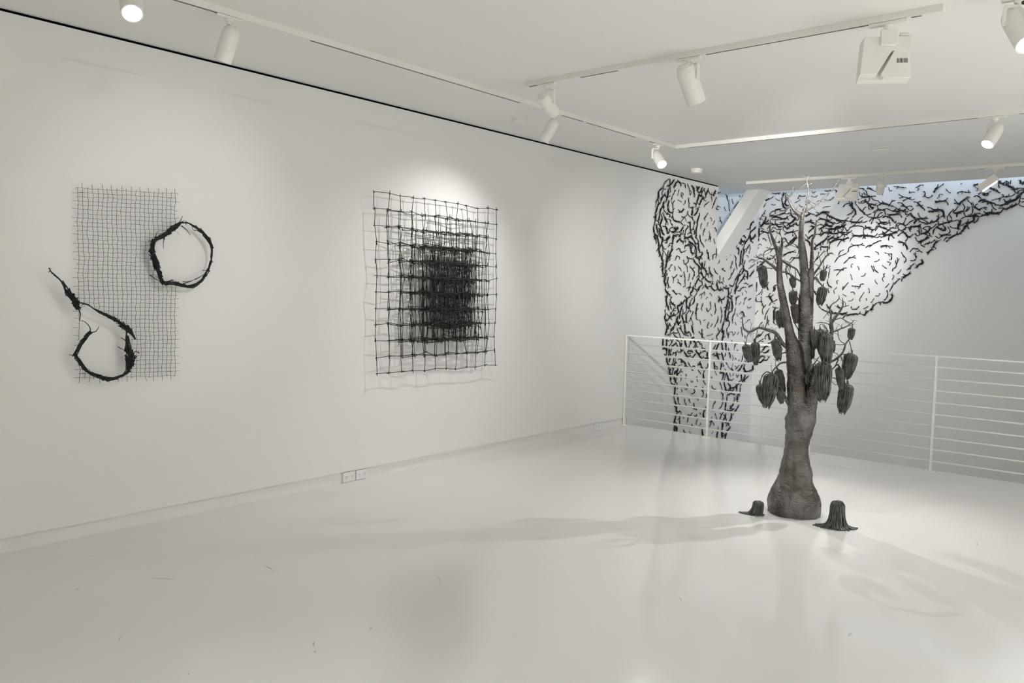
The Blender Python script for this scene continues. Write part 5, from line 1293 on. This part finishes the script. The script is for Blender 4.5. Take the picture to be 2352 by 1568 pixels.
spotlight(4.41, YNr-0.02, 'x', (5.9, 3.0, 0.0), 'lit white spotlight with a black cable, cut by the right edge of the picture', lit=True, watts=44, angle=75, size=1.15, cable=True)
spotlight(3.84, YM, 'x', (3.1, 5.7, 0.7), 'lit white spotlight on the far right of the angled track, above the railing', lit=True, watts=150, angle=80, radius=0.012)
floodlight(1.82, YFr, (1.5, YB, 1.7), 'white floodlight on the far track, left of the small round spotlight', 25, 120, color=NEUT, size=0.95)
spotlight(2.18, YFr, 'x', (1.64, YB, 2.14), 'small white spotlight on the far track between two floodlights', watts=66, angle=42, color=COOL, size=0.95)
floodlight(3.36, YFr, (4.2, 10.35, 1.8), 'white floodlight on the far track at its right, seen from its side', 5, 120, color=COOL, size=0.9)

# ------------------------------------------------------------------ detectors and plates on the ceiling
def disc(name, x, y, r, h, label, cat):
    e = empty(name, (x, y, ZC), label, cat)
    b = MB(); b.lathe([(r, 0), (r, -h*0.35), (r*0.96, -h*0.42)], 30); b.build('base_ring', M_FIX, e)
    b = MB(); b.lathe([(r*0.86, -h*0.42), (r*0.84, -h*0.8), (r*0.5, -h)], 30); b.build('cover', M_FIX, e)
disc('ceiling_detector', 0.515, 5.51, 0.062, 0.02, 'flat white disc on the ceiling between the left track and the left wall', 'detector')
disc('ceiling_detector', 0.466, 8.87, 0.075, 0.055, 'white round smoke detector on the ceiling before the twig mural', 'detector')
disc('ceiling_detector', 0.52, 10.62, 0.055, 0.02, 'small flat grey disc on the ceiling above the raking brace', 'detector')
e = empty('ceiling_sensor', (2.66, 8.5, ZC), 'small white rectangular sensor box on the ceiling above the railing', 'sensor')
b = MB(); b.box(-0.09, 0.09, -0.055, 0.055, -0.012, 0); bevel(b.build('base_plate', M_FIX, e), 0.004)
b = MB(); b.box(-0.065, 0.065, -0.045, 0.045, -0.03, -0.012); bevel(b.build('cover', M_PLATE, e), 0.008)

# ------------------------------------------------------------------ twig mural on the left wall and the back wall
rng = random.Random(7)
def to_world(w, a, z, out):
    return Vector((out, a, z)) if w == 'L' else Vector((a, YB-out, z))

def twig_geo(mb, w, strokes):
    for st in strokes:
        c = st[0]; pts = [(st[i]/1000, st[i+1]/1000) for i in range(1, len(st), 2)]
        ex = 0.10 if c > 1 else 0.04
        p0, p1, q0, q1 = pts[0], pts[1], pts[-1], pts[-2]
        pts = [(p0[0]+(p0[0]-p1[0])*ex*2, p0[1]+(p0[1]-p1[1])*ex*2)] + pts[1:-1] + [(q0[0]+(q0[0]-q1[0])*ex*2, q0[1]+(q0[1]-q1[1])*ex*2)]
        sp = spline(pts, 6); n = len(sp)
        k = {1: 2, 2: 2, 3: 4}[c]
        if w == 'B': r, amp = {1: (0.0032, 0.0024), 2: (0.0047, 0.0024), 3: (0.0050, 0.0068)}[c]
        else: r, amp = {1: (0.0031, 0.0026), 2: (0.0041, 0.0034), 3: (0.0047, 0.0060)}[c]
        L = sum(math.dist(sp[i], sp[i+1]) for i in range(n-1))
        turns = max(0.6, L/0.17); ph0 = rng.uniform(0, 6.28)
        for q in range(k):
            ph = 2*math.pi*q/k + rng.uniform(-0.5, 0.5)
            i0 = rng.randint(0, 2) if k > 2 else (rng.randint(0, 1) if q else 0)
            i1 = n - (rng.randint(0, 2) if k > 2 else (rng.randint(0, 1) if q else 0))
            if i1 - i0 < 4: i0, i1 = 0, n
            P = []; RR = []; wav = rng.uniform(0.0, 0.012); wv = rng.uniform(0.6, 1.0)*min(0.009, 0.035*L); wf = rng.uniform(5, 9)
            for i in range(i0, i1):
                t = i/(n-1)
                a, z = sp[i]
                dx, dz = sp[min(i+1, n-1)][0]-sp[max(i-1, 0)][0], sp[min(i+1, n-1)][1]-sp[max(i-1, 0)][1]
                l = math.hypot(dx, dz) or 1
                nx, nz = -dz/l, dx/l
                an = ph + 2*math.pi*turns*t
                spread = 1.0 + (1.9 if c == 3 else 1.3)*(abs(2*t-1)**3)
                off = amp*math.cos(an)*spread + wv*0.5*math.sin(wf*t+ph0)
                out = r + 0.001 + amp*(1+math.sin(an))*0.9 + wav*math.sin(3.1*t+ph)**2
                P.append(to_world(w, a+nx*off, z+nz*off, out)); RR.append(r*(1.0 - 0.35*abs(2*t-1)**2))
            mb.tube(P, RR, 5)
        if c >= 2 and L > 0.09:                       # short side twigs and welded stubs
            for q in range(rng.choice((0, 0, 1, 1)) if c == 2 else rng.choice((1, 1, 2, 3))):
                i = rng.randint(1, n-2); a, z = sp[i]
                an = rng.uniform(0, 6.28); le = rng.uniform(0.018, 0.04)
                p0 = to_world(w, a, z, r+0.006); p1 = to_world(w, a+math.cos(an)*le, z+math.sin(an)*le, r+0.014)
                mb.tube([p0, (p0+p1)/2, p1], [r*0.9, r*0.8, r*0.6], 5)

def zone(w, a, z):
    if w == 'L':
        if z > 2.5: return 'black twig bundle at the top of the left mural wall, under the ceiling gap', 'twigs at the top of the left mural wall'
        if z > 1.75: return 'black twig bundle on the left mural wall, level with the foot of the brace', 'twigs in the middle of the left mural wall'
        if z > 1.05: return 'black twig bundle on the left mural wall, between the brace and the top rail', 'twigs above the rail on the left mural wall'
        return 'black twig bundle on the left mural wall, seen through the bars of the railing', 'twigs seen through the railing'
    if a < -0.03: return 'black twig bundle in the shaded recess left of the raking brace', 'twigs in the recess behind the brace'
    if a > 2.75: return 'curving black twig bundle at the far right end of the dark band under the ceiling', 'twigs at the right end of the mural'
    if a > 1.0 and z > 2.3: return 'long wavy black twig bundle in the dark band right of the tree top', 'twigs in the dark band right of the tree'
    if a > 1.0: return 'black twig bundle scattered in the bright lamp pool right of the tree', 'twigs in the bright lamp pool'
    if z > 2.25: return 'long black twig bundle on the back wall behind the tree crown', 'twigs behind the tree crown'
    return 'black twig bundle on the back wall behind the lower branches of the tree', 'twigs behind the lower branches'

rest = MB()
rows = [l for l in TWIGS.strip().split('\n')]
for idx, l in enumerate(rows):
    w = l[0]
    st = [list(map(int, s.split(','))) for s in l[1:].split('|')]
    if idx < 298:
        mb = MB(); twig_geo(mb, w, st)
        cx = sum(p[0] for p in mb.v)/len(mb.v); cy = sum(p[1] for p in mb.v)/len(mb.v); cz = sum(p[2] for p in mb.v)/len(mb.v)
        if w == 'L': cx = 0.0
        else: cy = YB
        mb.v = [(x-cx, y-cy, z-cz) for x, y, z in mb.v]
        o = mb.build('twig_bundle', M_STEEL, None, smooth=True, loc=(cx, cy, cz))
        lab, grp = zone(w, cy if w == 'L' else cx, cz)
        tag(o, lab, 'twig bundle', grp)
    else:
        twig_geo(rest, w, st)
o = rest.build('small_twigs', M_STEEL, None, smooth=True)
tag(o, 'the many small black twigs strewn between the large bundles of the wall mural', 'twigs', None, 'stuff')

# ------------------------------------------------------------------ wire net artwork with two twig rings
rng = random.Random(3)
def bil(q, u, v):
    (a, b, c, d) = q
    y = (a[0]*(1-u)+b[0]*u)*(1-v) + (d[0]*(1-u)+c[0]*u)*v
    z = (a[1]*(1-u)+b[1]*u)*(1-v) + (d[1]*(1-u)+c[1]*u)*v
    return y/1000, z/1000

def inside(poly, y, z):
    r = False; j = len(poly)-1
    for i in range(len(poly)):
        yi, zi = poly[i][0]/1000, poly[i][1]/1000; yj, zj = poly[j][0]/1000, poly[j][1]/1000
        if (zi > z) != (zj > z) and y < (yj-yi)*(z-zi)/(zj-zi)+yi: r = not r
        j = i
    return r

art = empty('wire_net_artwork', (0.0, 2.315, 1.55), 'wall sculpture of fine black wire net with two twig rings, on the left wall', 'wall sculpture')
OFF = Vector((0, -2.315, -1.55))
NC, NR = 21, 45
node = [[None]*(NR+1) for _ in range(NC+1)]
for i in range(NC+1):
    for j in range(NR+1):
        y, z = bil(NET, i/NC, j/NR)
        wob = 0.004*math.sin(j*0.5+i*0.13)
        node[i][j] = Vector((0.040+rng.uniform(-0.004, 0.004), y+wob*0.6+rng.uniform(-0.0028, 0.0028), z+rng.uniform(-0.003, 0.003)))
def hole(p): return any(inside(h, p.y, p.z) for h in HOLES)
for nm in ('vertical_wires', 'horizontal_wires'):
    b = MB()
    for i in range(NC+1 if nm[0] == 'v' else NR+1):
        line = node[i] if nm[0] == 'v' else [node[k][i] for k in range(NC+1)]
        ext = rng.uniform(0.006, 0.012) + (0.022 if i % 2 else 0.0)
        d0 = (line[0]-line[1]).normalized()*ext; d1 = (line[-1]-line[-2]).normalized()*(rng.uniform(0.006, 0.012) + (0.022 if (i+1) % 2 else 0.0))
        run = [line[0]+d0] + line + [line[-1]+d1]
        seg = []
        out = Vector((0.0016 if nm[0] == 'v' else -0.0012, 0, 0))
        for a, c in zip(run, run[1:]):
            if hole((a+c)/2):
                if len(seg) > 1: b.tube(seg, 0.0013, 4)
                seg = []
            else:
                if not seg: seg.append(a+out)
                jog = (a+c)/2 + Vector((0, rng.uniform(-0.0015, 0.0015), rng.uniform(-0.0015, 0.0015)))
                seg += [jog+out, c+out]
        if len(seg) > 1: b.tube(seg, 0.0013, 4)
    if nm[0] == 'h':                                   # four small standoffs that hold the net off the wall
        for i, j in ((1, 1), (NC-1, 1), (1, NR-1), (NC-1, NR-1)):
            p = node[i][j]; b.tube([p, Vector((0.008, p.y, p.z))], 0.0018, 5)
    b.build(nm, M_NETW, art, loc=OFF)

PXM = 1/(2.904*325.0)
def strands(mb, pts, x, wscale=1.0, r0=0.0026):
    """a bundle of black wires along (y mm, z mm, width in zoomed px)"""
    sp = spline([(p[0]/1000, p[1]/1000, p[2]*PXM*wscale) for p in pts], 6)
    n = len(sp)
    k = 2
    for q in range(k):
        ph = rng.uniform(0, 6.28); P = []
        for i, (y, z, wd) in enumerate(sp):
            dy, dz = sp[min(i+1, n-1)][0]-sp[max(i-1, 0)][0], sp[min(i+1, n-1)][1]-sp[max(i-1, 0)][1]
            l = math.hypot(dy, dz) or 1
            a = ph + i*0.55
            o1 = max(wd*0.5-r0, 0.0005)*math.cos(a)*0.35
            P.append(Vector((x+max(wd*0.5-r0, 0.001)*math.sin(a)*0.4, y-dz/l*o1, z+dy/l*o1)))
        mb.tube(P, r0, 5)
    # short thick sticks wired along the wide stretches
    i = 0
    while i < n-1:
        y, z, wd = sp[i]
        wd *= 1.15
        cnt = max(0, int(round((wd-0.006)/0.0045)))
        for q in range(cnt):
            le = rng.randint(4, 9); j = min(n-1, i+le)
            y2, z2, w2 = sp[j]
            if w2 < 0.007 and rng.random() < 0.6: continue
            dy, dz = y2-y, z2-z; l = math.hypot(dy, dz) or 1
            e = rng.uniform(0.002, 0.010); r = rng.uniform(0.0026, 0.0042)
            o1, o2 = rng.uniform(-.5, .5)*wd*0.9, rng.uniform(-.5, .5)*max(w2, 0.008)*0.9
            a = Vector((x+rng.uniform(-.5, .5)*wd*0.7, y-dz/l*o1-dy/l*e, z+dy/l*o1-dz/l*e)); c = Vector((x+rng.uniform(-.5, .5)*w2*0.7, y2-dz/l*o2+dy/l*e, z2+dy/l*o2+dz/l*e))
            m1 = sp[(i+j)//2]
            mid = Vector((x, m1[0], m1[1]))*0.5 + (a+c)*0.25 + Vector((0, -dz/l, dy/l))*(o1+o2)*0.25
            mb.tube([a, mid, c], [r*0.8, r, r*0.7], 6)
        if wd > 0.006 and rng.random() < 0.25:
            an = rng.uniform(0, 6.28); le = rng.uniform(0.010, 0.022)
            a = Vector((x, y, z)); mb.tube([a, a+Vector((0.004, math.cos(an)*le, math.sin(an)*le))], [r0, r0*0.6], 5)
        i += 3
def taper(mb, pts, x, r0):
    sp = spline([(p[0]/1000, p[1]/1000) for p in pts], 6); n = len(sp)
    mb.tube([Vector((x, y, z)) for y, z in sp], [r0*(1-0.6*i/(n-1)) for i in range(n)], 6)

b = MB(); strands(b, RING + RING[:1], 0.078)
for s in SPIKES: taper(b, s, 0.085, 0.0034)
for i in (2, 6, 12, 16): p = RING[i]; b.tube([Vector((0.078, p[0]/1000, p[1]/1000)), Vector((0.008, p[0]/1000, p[1]/1000))], 0.0022, 5)
b.build('twig_ring', M_STEEL, art, loc=OFF)
b = MB()
for i, l in enumerate(LOOP):
    if len(l[0]) > 2 and i < 3: strands(b, l, 0.09)
    else: taper(b, l, 0.09, max(0.0028, l[0][2]*PXM*0.5))
for l, i in ((LOOP[0], 5), (LOOP[1], 5), (LOOP[2], 3), (LOOP[2], 8), (LOOP[2], 12)):
    p = l[i]; b.tube([Vector((0.09, p[0]/1000, p[1]/1000)), Vector((0.008, p[0]/1000, p[1]/1000))], 0.0022, 5)
b.build('twig_loop', M_STEEL, art, loc=OFF)

# ------------------------------------------------------------------ iron lattice artwork
rng = random.Random(11)
lat = empty('iron_lattice_artwork', (0.0, 4.96, 1.6), 'wall sculpture of layered black iron rods in a square lattice, densest at its centre', 'wall sculpture')
OFF = Vector((0, -4.96, -1.6))
NN = 11
def lattice(c0, c1, r0, r1, x, jit, sub=0.0, subr=0.0, dens=1.0, tilt=0.0):
    b = MB()
    cols = list(range(c0, c1+1)); rows_ = list(range(r0, r1+1))
    P = {}
    for i in cols:
        for j in rows_:
            y, z = bil(LATTICE, (i+sub)/NN, (j+subr)/NN)
            P[i, j] = Vector((x+rng.uniform(-0.008, 0.008)+tilt*(j-5.5), y+rng.gauss(0, jit), z+rng.gauss(0, jit)))
    def rod(a, c):
        if rng.random() > dens: return
        d = (c-a); l = d.length; d.normalize()
        e0, e1 = rng.uniform(0.006, 0.026), rng.uniform(0.006, 0.026)
        w = Vector((rng.uniform(-.004, .004), rng.uniform(-.006, .006), rng.uniform(-.006, .006)))
        w2 = Vector((rng.uniform(-.003, .003), rng.uniform(-.006, .006), rng.uniform(-.006, .006)))
        b.tube([a-d*e0+w, c+d*e1+w2], 0.0029, 5)
        for q in (a, c):                                # wire lashing at the crossing
            if rng.random() < 0.5:
                dd = Vector((rng.uniform(-.3, .3), rng.uniform(-1, 1), rng.uniform(-1, 1))).normalized()*0.007
                b.tube([q-dd, q+dd], 0.0042, 5)
    for i in cols:
        for j in rows_:
            if (i, j+1) in P: rod(P[i, j], P[i, j+1])
            if (i+1, j) in P: rod(P[i, j], P[i+1, j])
    return b, P
layers = [('outer_lattice', 0, 11, 0, 11, .07, .006, 0, 0, 1), ('lattice_layer', 1, 10, 1, 10, .055, .009, .04, .01, 1), ('lattice_layer', 2, 10, 2, 10, .09, .010, .03, .02, 1),
          ('lattice_layer', 3, 9, 2, 9, .045, .010, .08, .03, 1), ('lattice_layer', 3, 9, 3, 9, .11, .010, -.05, -.03, 1), ('lattice_layer', 2, 9, 3, 9, .035, .010, .1, .05, 1),
          ('lattice_layer', 3, 9, 3, 9, .13, .011, .06, .06, 1), ('lattice_layer', 4, 8, 2, 9, .15, .011, .08, .04, 1), ('lattice_layer', 4, 8, 3, 9, .03, .011, .14, .0, 1),
          ('lattice_layer', 5, 8, 1, 9, .10, .011, .15, .05, 1), ('lattice_layer', 4, 8, 3, 9, .12, .012, -.09, .09, 1), ('lattice_layer', 3, 8, 4, 9, .06, .012, -.12, -.06, 1),
          ('lattice_core', 4, 8, 4, 8, .06, .013, .25, .08, 1), ('lattice_core', 4, 8, 3, 8, .08, .013, .5, .10, 1), ('lattice_core', 4, 7, 3, 8, .1, .013, .75, .05, 1), ('lattice_core', 5, 7, 4, 8, .12, .014, .4, .45, 1),
          ('lattice_core', 4, 7, 4, 8, .16, .014, .3, -.05, 1), ('lattice_core', 5, 8, 3, 8, .045, .014, .35, .06, 1), ('lattice_core', 4, 7, 4, 7, .14, .014, .62, .5, 1),
          ('lattice_core', 5, 8, 4, 8, .095, .015, .18, .3, 1), ('lattice_core', 4, 7, 4, 8, .115, .015, .88, .12, 1), ('lattice_core', 4, 7, 4, 7, .07, .016, .68, .7, 1)]
for nm, c0, c1, r0, r1, x, jit, s1, s2, dn in layers:
    b, P = lattice(c0, c1, r0, r1, x, jit, s1, s2, dn)
    if nm == 'outer_lattice':
        P0 = P
        for q in ((2, 2), (9, 2), (2, 9), (9, 9)): b.tube([P[q], Vector((0.008, P[q].y, P[q].z))], 0.004, 6)
    else:                                               # rods that tie the layer to the outer one
        for q, p in P.items():
            if q in P0 and rng.random() < 0.45 or q == (c0, r0): b.tube([P0[q], p], 0.0028, 5)
    b.build(nm, M_ROD, lat, loc=OFF)

# ------------------------------------------------------------------ the steel tree
rng = random.Random(5)
TB = Vector(TREE_BASE)
tree = empty('steel_tree', TB, 'dark welded steel tree sculpture with hanging seed pods, standing on the white floor', 'tree')
b = MB()
for ci, ch in enumerate(TRUNK):
    sp = spline(ch, 4)
    P = [Vector(q[:3]) for q in sp]; rr = [q[3] for q in sp]
    if ci == 0:
        P[0].z = 0.0; P.insert(0, Vector((P[0].x, P[0].y, -0.03))); rr.insert(0, rr[0])
        P[1].z = 0.004
        b2 = MB()
        seg = 28; vs = []
        for p, r in zip(P, rr):
            for k in range(seg):
                a = 2*math.pi*k/seg
                vs.append(p + Vector((math.cos(a)*r, math.sin(a)*r*0.92, 0)))
        n = len(P)
        fs = [(i*seg+k, i*seg+(k+1) % seg, (i+1)*seg+(k+1) % seg, (i+1)*seg+k) for i in range(n-1) for k in range(seg)]
        fs += [tuple(range(seg-1, -1, -1)), tuple((n-1)*seg+k for k in range(seg))]
        b.add(vs, fs)
    else:
        b.tube(P, rr, 14)
tmp = b.build('trunk_shape', M_BARK)
rm = tmp.modifiers.new('r', 'REMESH'); rm.mode = 'VOXEL'; rm.voxel_size = 0.0055; rm.use_smooth_shade = True
sm = tmp.modifiers.new('s', 'SMOOTH'); sm.iterations = 8; sm.factor = 0.5
dg = bpy.context.evaluated_depsgraph_get()
me = bpy.data.meshes.new_from_object(tmp.evaluated_get(dg))
bpy.data.objects.remove(tmp)
me.name = 'trunk'
nrms = [Vector(v.normal) for v in me.vertices]
for v, nrm in zip(me.vertices, nrms):
    p = Vector(v.co)
    hz = max(0.0, min(1.0, (1.5-p.z)/0.6))
    ridge = noise.noise(Vector((p.x*14+p.z*2.0, p.y*14, p.z*2.6)))
    ring = noise.noise(Vector((p.x*30, p.y*30, p.z*95)))
    lump = noise.noise(p*26 + Vector((3, 7, 1)))
    knob = noise.noise(Vector((p.x*58, p.y*58, p.z*48)))
    k = min(1.0, 0.35+hz)
    v.co = p + nrm*(ridge*0.013*k*hz + lump*0.004*k + knob*0.0022*(0.4+0.6*hz) + ring*0.0022*(0.7+0.3*hz)*min(1.0, p.z*8))
    if v.co.z < 0.0: v.co.z = 0.0
me.polygons.foreach_set('use_smooth', [True]*len(me.polygons))
me.update()
if not me.materials: me.materials.append(M_BARK)
tr_o = bpy.data.objects.new('trunk', me); COL.objects.link(tr_o); tr_o.parent = tree

def knobbly(mb, ch, sides=8):
    sp = spline(ch, 5)
    P = []; rr = []
    s = rng.uniform(0, 100)
    for q in sp:
        p = Vector(q[:3]); r = max(q[3], 0.0012)
        nv = Vector((noise.noise(p*22+Vector((s, 0, 0))), noise.noise(p*22+Vector((0, s, 0))), noise.noise(p*22+Vector((0, 0, s)))))
        P.append(p + nv*min(0.004, r*0.55)); rr.append(r*(1+0.18*noise.noise(p*90)))
    mb.tube(P, rr, sides)
for chs in BRANCHES:
    b = MB()
    for ch in chs: knobbly(b, ch)
    thick = chs[0]
    for q in range(max(3, int(len(thick)*1.3))):        # thorns and short crooked side twigs
        i = rng.randint(1, len(thick)-1); a = Vector(thick[i-1][:3]); c = Vector(thick[i][:3]); p = a.lerp(c, rng.random())
        d = Vector((rng.uniform(-1, 1), rng.uniform(-.7, .7), rng.uniform(-0.5, 1))).normalized()
        le = rng.choice((0.015, 0.025, 0.04, 0.06, 0.085)); e = Vector((rng.uniform(-1, 1), rng.uniform(-1, 1), rng.uniform(-.6, 1)))*0.5
        r = 0.0014+0.016*le
        pts = [p, p+d*le*0.35, p+(d+e*0.5)*le*0.7, p+(d+e)*le]
        b.tube(spline(pts, 3), [r*(1-0.07*k) for k in range(10)], 5)
        if le > 0.03: b.tube([pts[2], pts[2]+(d-e)*le*0.35], [r*0.7, r*0.35], 5)
    b.build('branch', M_BRANCH, tree, smooth=True)

def pod_geo(top, bot, rad, n_str):
    """a closed bundle of drooping wires gathered at a crown, narrowing to a ragged tip"""
    mb = MB(); ax = bot-top; L = ax.length; ax.normalize()
    u = ax.orthogonal().normalized(); w = ax.cross(u)
    prof = [(0.0, 0.20), (0.012, 0.58), (0.045, 0.86), (0.12, 0.98), (0.3, 1.0), (0.5, 0.99), (0.66, 0.93), (0.80, 0.80), (0.91, 0.63), (1.0, 0.47)]
    core = [top + ax*(t*L*0.96) for t, _ in prof]
    mb.tube(core, [rad*r*0.80 for _, r in prof], 12)
    for layer in (1.0, 0.93):
        for k in range(n_str):
            a0 = 2*math.pi*(k+rng.uniform(-.35, .35))/n_str; ph = rng.uniform(0, 6.28)
            sr = rad*rng.uniform(0.95, 1.25)*(2.1/n_str); P = []; rr = []; jr = rad*rng.uniform(-0.07, 0.04)
            endt = rng.uniform(0.78, 1.05)
            for t, r in prof:
                tt = t*endt
                a = a0 + 0.07*math.sin(ph+tt*7)
                q = rad*(r*layer - 0.06) + jr + sr*0.5*math.sin(ph+tt*13)
                P.append(top + ax*(tt*L) + (u*math.cos(a)+w*math.sin(a))*q); rr.append(sr*(0.85 if t < .05 else 1.0 if t < .9 else 0.75))
            mb.tube(P, rr, 5)
    # gathered crown of looped wire ends
    for k in range(max(7, n_str//3)):
        a = 2*math.pi*k/max(7, n_str//3)+rng.uniform(-.2, .2); e = (u*math.cos(a)+w*math.sin(a))
        mb.tube([top - ax*L*0.035, top + e*rad*0.35 - ax*L*0.02, top + e*rad*0.75 + ax*L*0.03], [rad*0.10, rad*0.10, rad*0.08], 5)
    return mb
for p in PODS:
    top, bot, r = Vector(p[:3]), Vector(p[3:6]), p[6]
    po = pod_geo(top, bot, r, 24 if r < 0.04 else 34).build('seed_pod', M_POD, tree, smooth=True)
    b = MB(); ax = (top-bot).normalized()
    b.tube([top+ax*0.004, top+ax*0.02, top+ax*0.034], [r*0.22, r*0.12, 0.0022], 8)
    b.build('stalk', M_BRANCH, po, smooth=True)

# ------------------------------------------------------------------ the two fallen pods
def fallen(name, loc, top, spread, n, rad, lean, label, tails):
    e = empty(name, loc, label, 'seed pod')
    cen = Vector((lean[0], lean[1], top))
    b = MB()                                            # ragged crown: a small peak ringed by bent wire ends
    b.tube([cen + Vector((0, 0, -top*0.12)), cen + Vector((0, 0, -top*0.02)), cen + Vector((rad*0.1, 0, top*0.045)), cen + Vector((rad*0.15, 0, top*0.085))], [rad*0.85, rad*0.70, rad*0.30, rad*0.06], 12)
    for k in range(12):
        a = 2*math.pi*k/12 + rng.uniform(-.2, .2); d = Vector((math.cos(a), math.sin(a), 0))
        b.tube(spline([cen + d*rad*0.2 + Vector((0, 0, top*0.04)), cen + d*rad*0.7 + Vector((0, 0, top*rng.uniform(0.0, 0.03))), cen + d*rad*rng.uniform(0.9, 1.08) - Vector((0, 0, top*0.09))], 3), rng.uniform(0.003, 0.0045), 6)
    b.build('crown', M_POD, e, smooth=True)
    b = MB()
    for k in range(n):
        a = 2*math.pi*(k+rng.uniform(-.6, .6))/n
        ring = rng.uniform(0.62, 1.02)
        d = Vector((math.cos(a), math.sin(a), 0))
        foot = d*spread*ring*rng.uniform(0.85, 1.2)
        tl = Vector((0, 0, 0))
        for t in tails:
            g = max(0.0, d.dot(Vector(t).normalized()))**4
            tl += Vector(t)*g*rng.uniform(0.5, 1.0)
        sr = rng.uniform(0.0026, 0.0040)
        sw = d.cross(Vector((0, 0, 1)))*rng.uniform(-0.012, 0.012)
        base = Vector((lean[0], lean[1], 0))
        pts = [cen + d*rad*0.5*ring + Vector((0, 0, top*0.01)), cen + d*rad*0.98*ring - Vector((0, 0, top*0.10)), base*0.85 + d*rad*ring*1.08 + sw*0.5 + Vector((0, 0, top*0.52)),
               base*0.4 + d*(rad*1.02+spread*0.15)*ring + sw + tl*0.18 + Vector((0, 0, top*0.17)), foot + tl*0.55 + sw, foot + tl + d*rng.uniform(0.008, 0.03)]
        pts[-1].z = sr; pts[-2].z = sr + rng.uniform(0, 0.008)
        b.tube(spline(pts, 4), sr, 6)
    b.tube([Vector((lean[0]*0.2, lean[1]*0.2, 0.004)), Vector((lean[0]*0.6, lean[1]*0.6, top*0.5)), cen - Vector((0, 0, top*0.1))], [rad*0.8, rad*0.72, rad*0.6], 12)
    b.build('strands', M_POD, e, smooth=True)
    return e
fallen('fallen_seed_pod', FALLEN[0], 0.096, 0.036, 110, 0.036, (0.018, 0.0, 0), 'small fallen pod of dark steel strands on the floor left of the tree', [(-0.065, -0.03, 0)])
fallen('fallen_seed_pod', FALLEN[1], 0.172, 0.064, 170, 0.045, (-0.008, 0.02, 0), 'larger fallen pod of dark steel strands splayed on the floor right of the tree', [(-0.075, -0.04, 0), (0.06, 0.03, 0)])
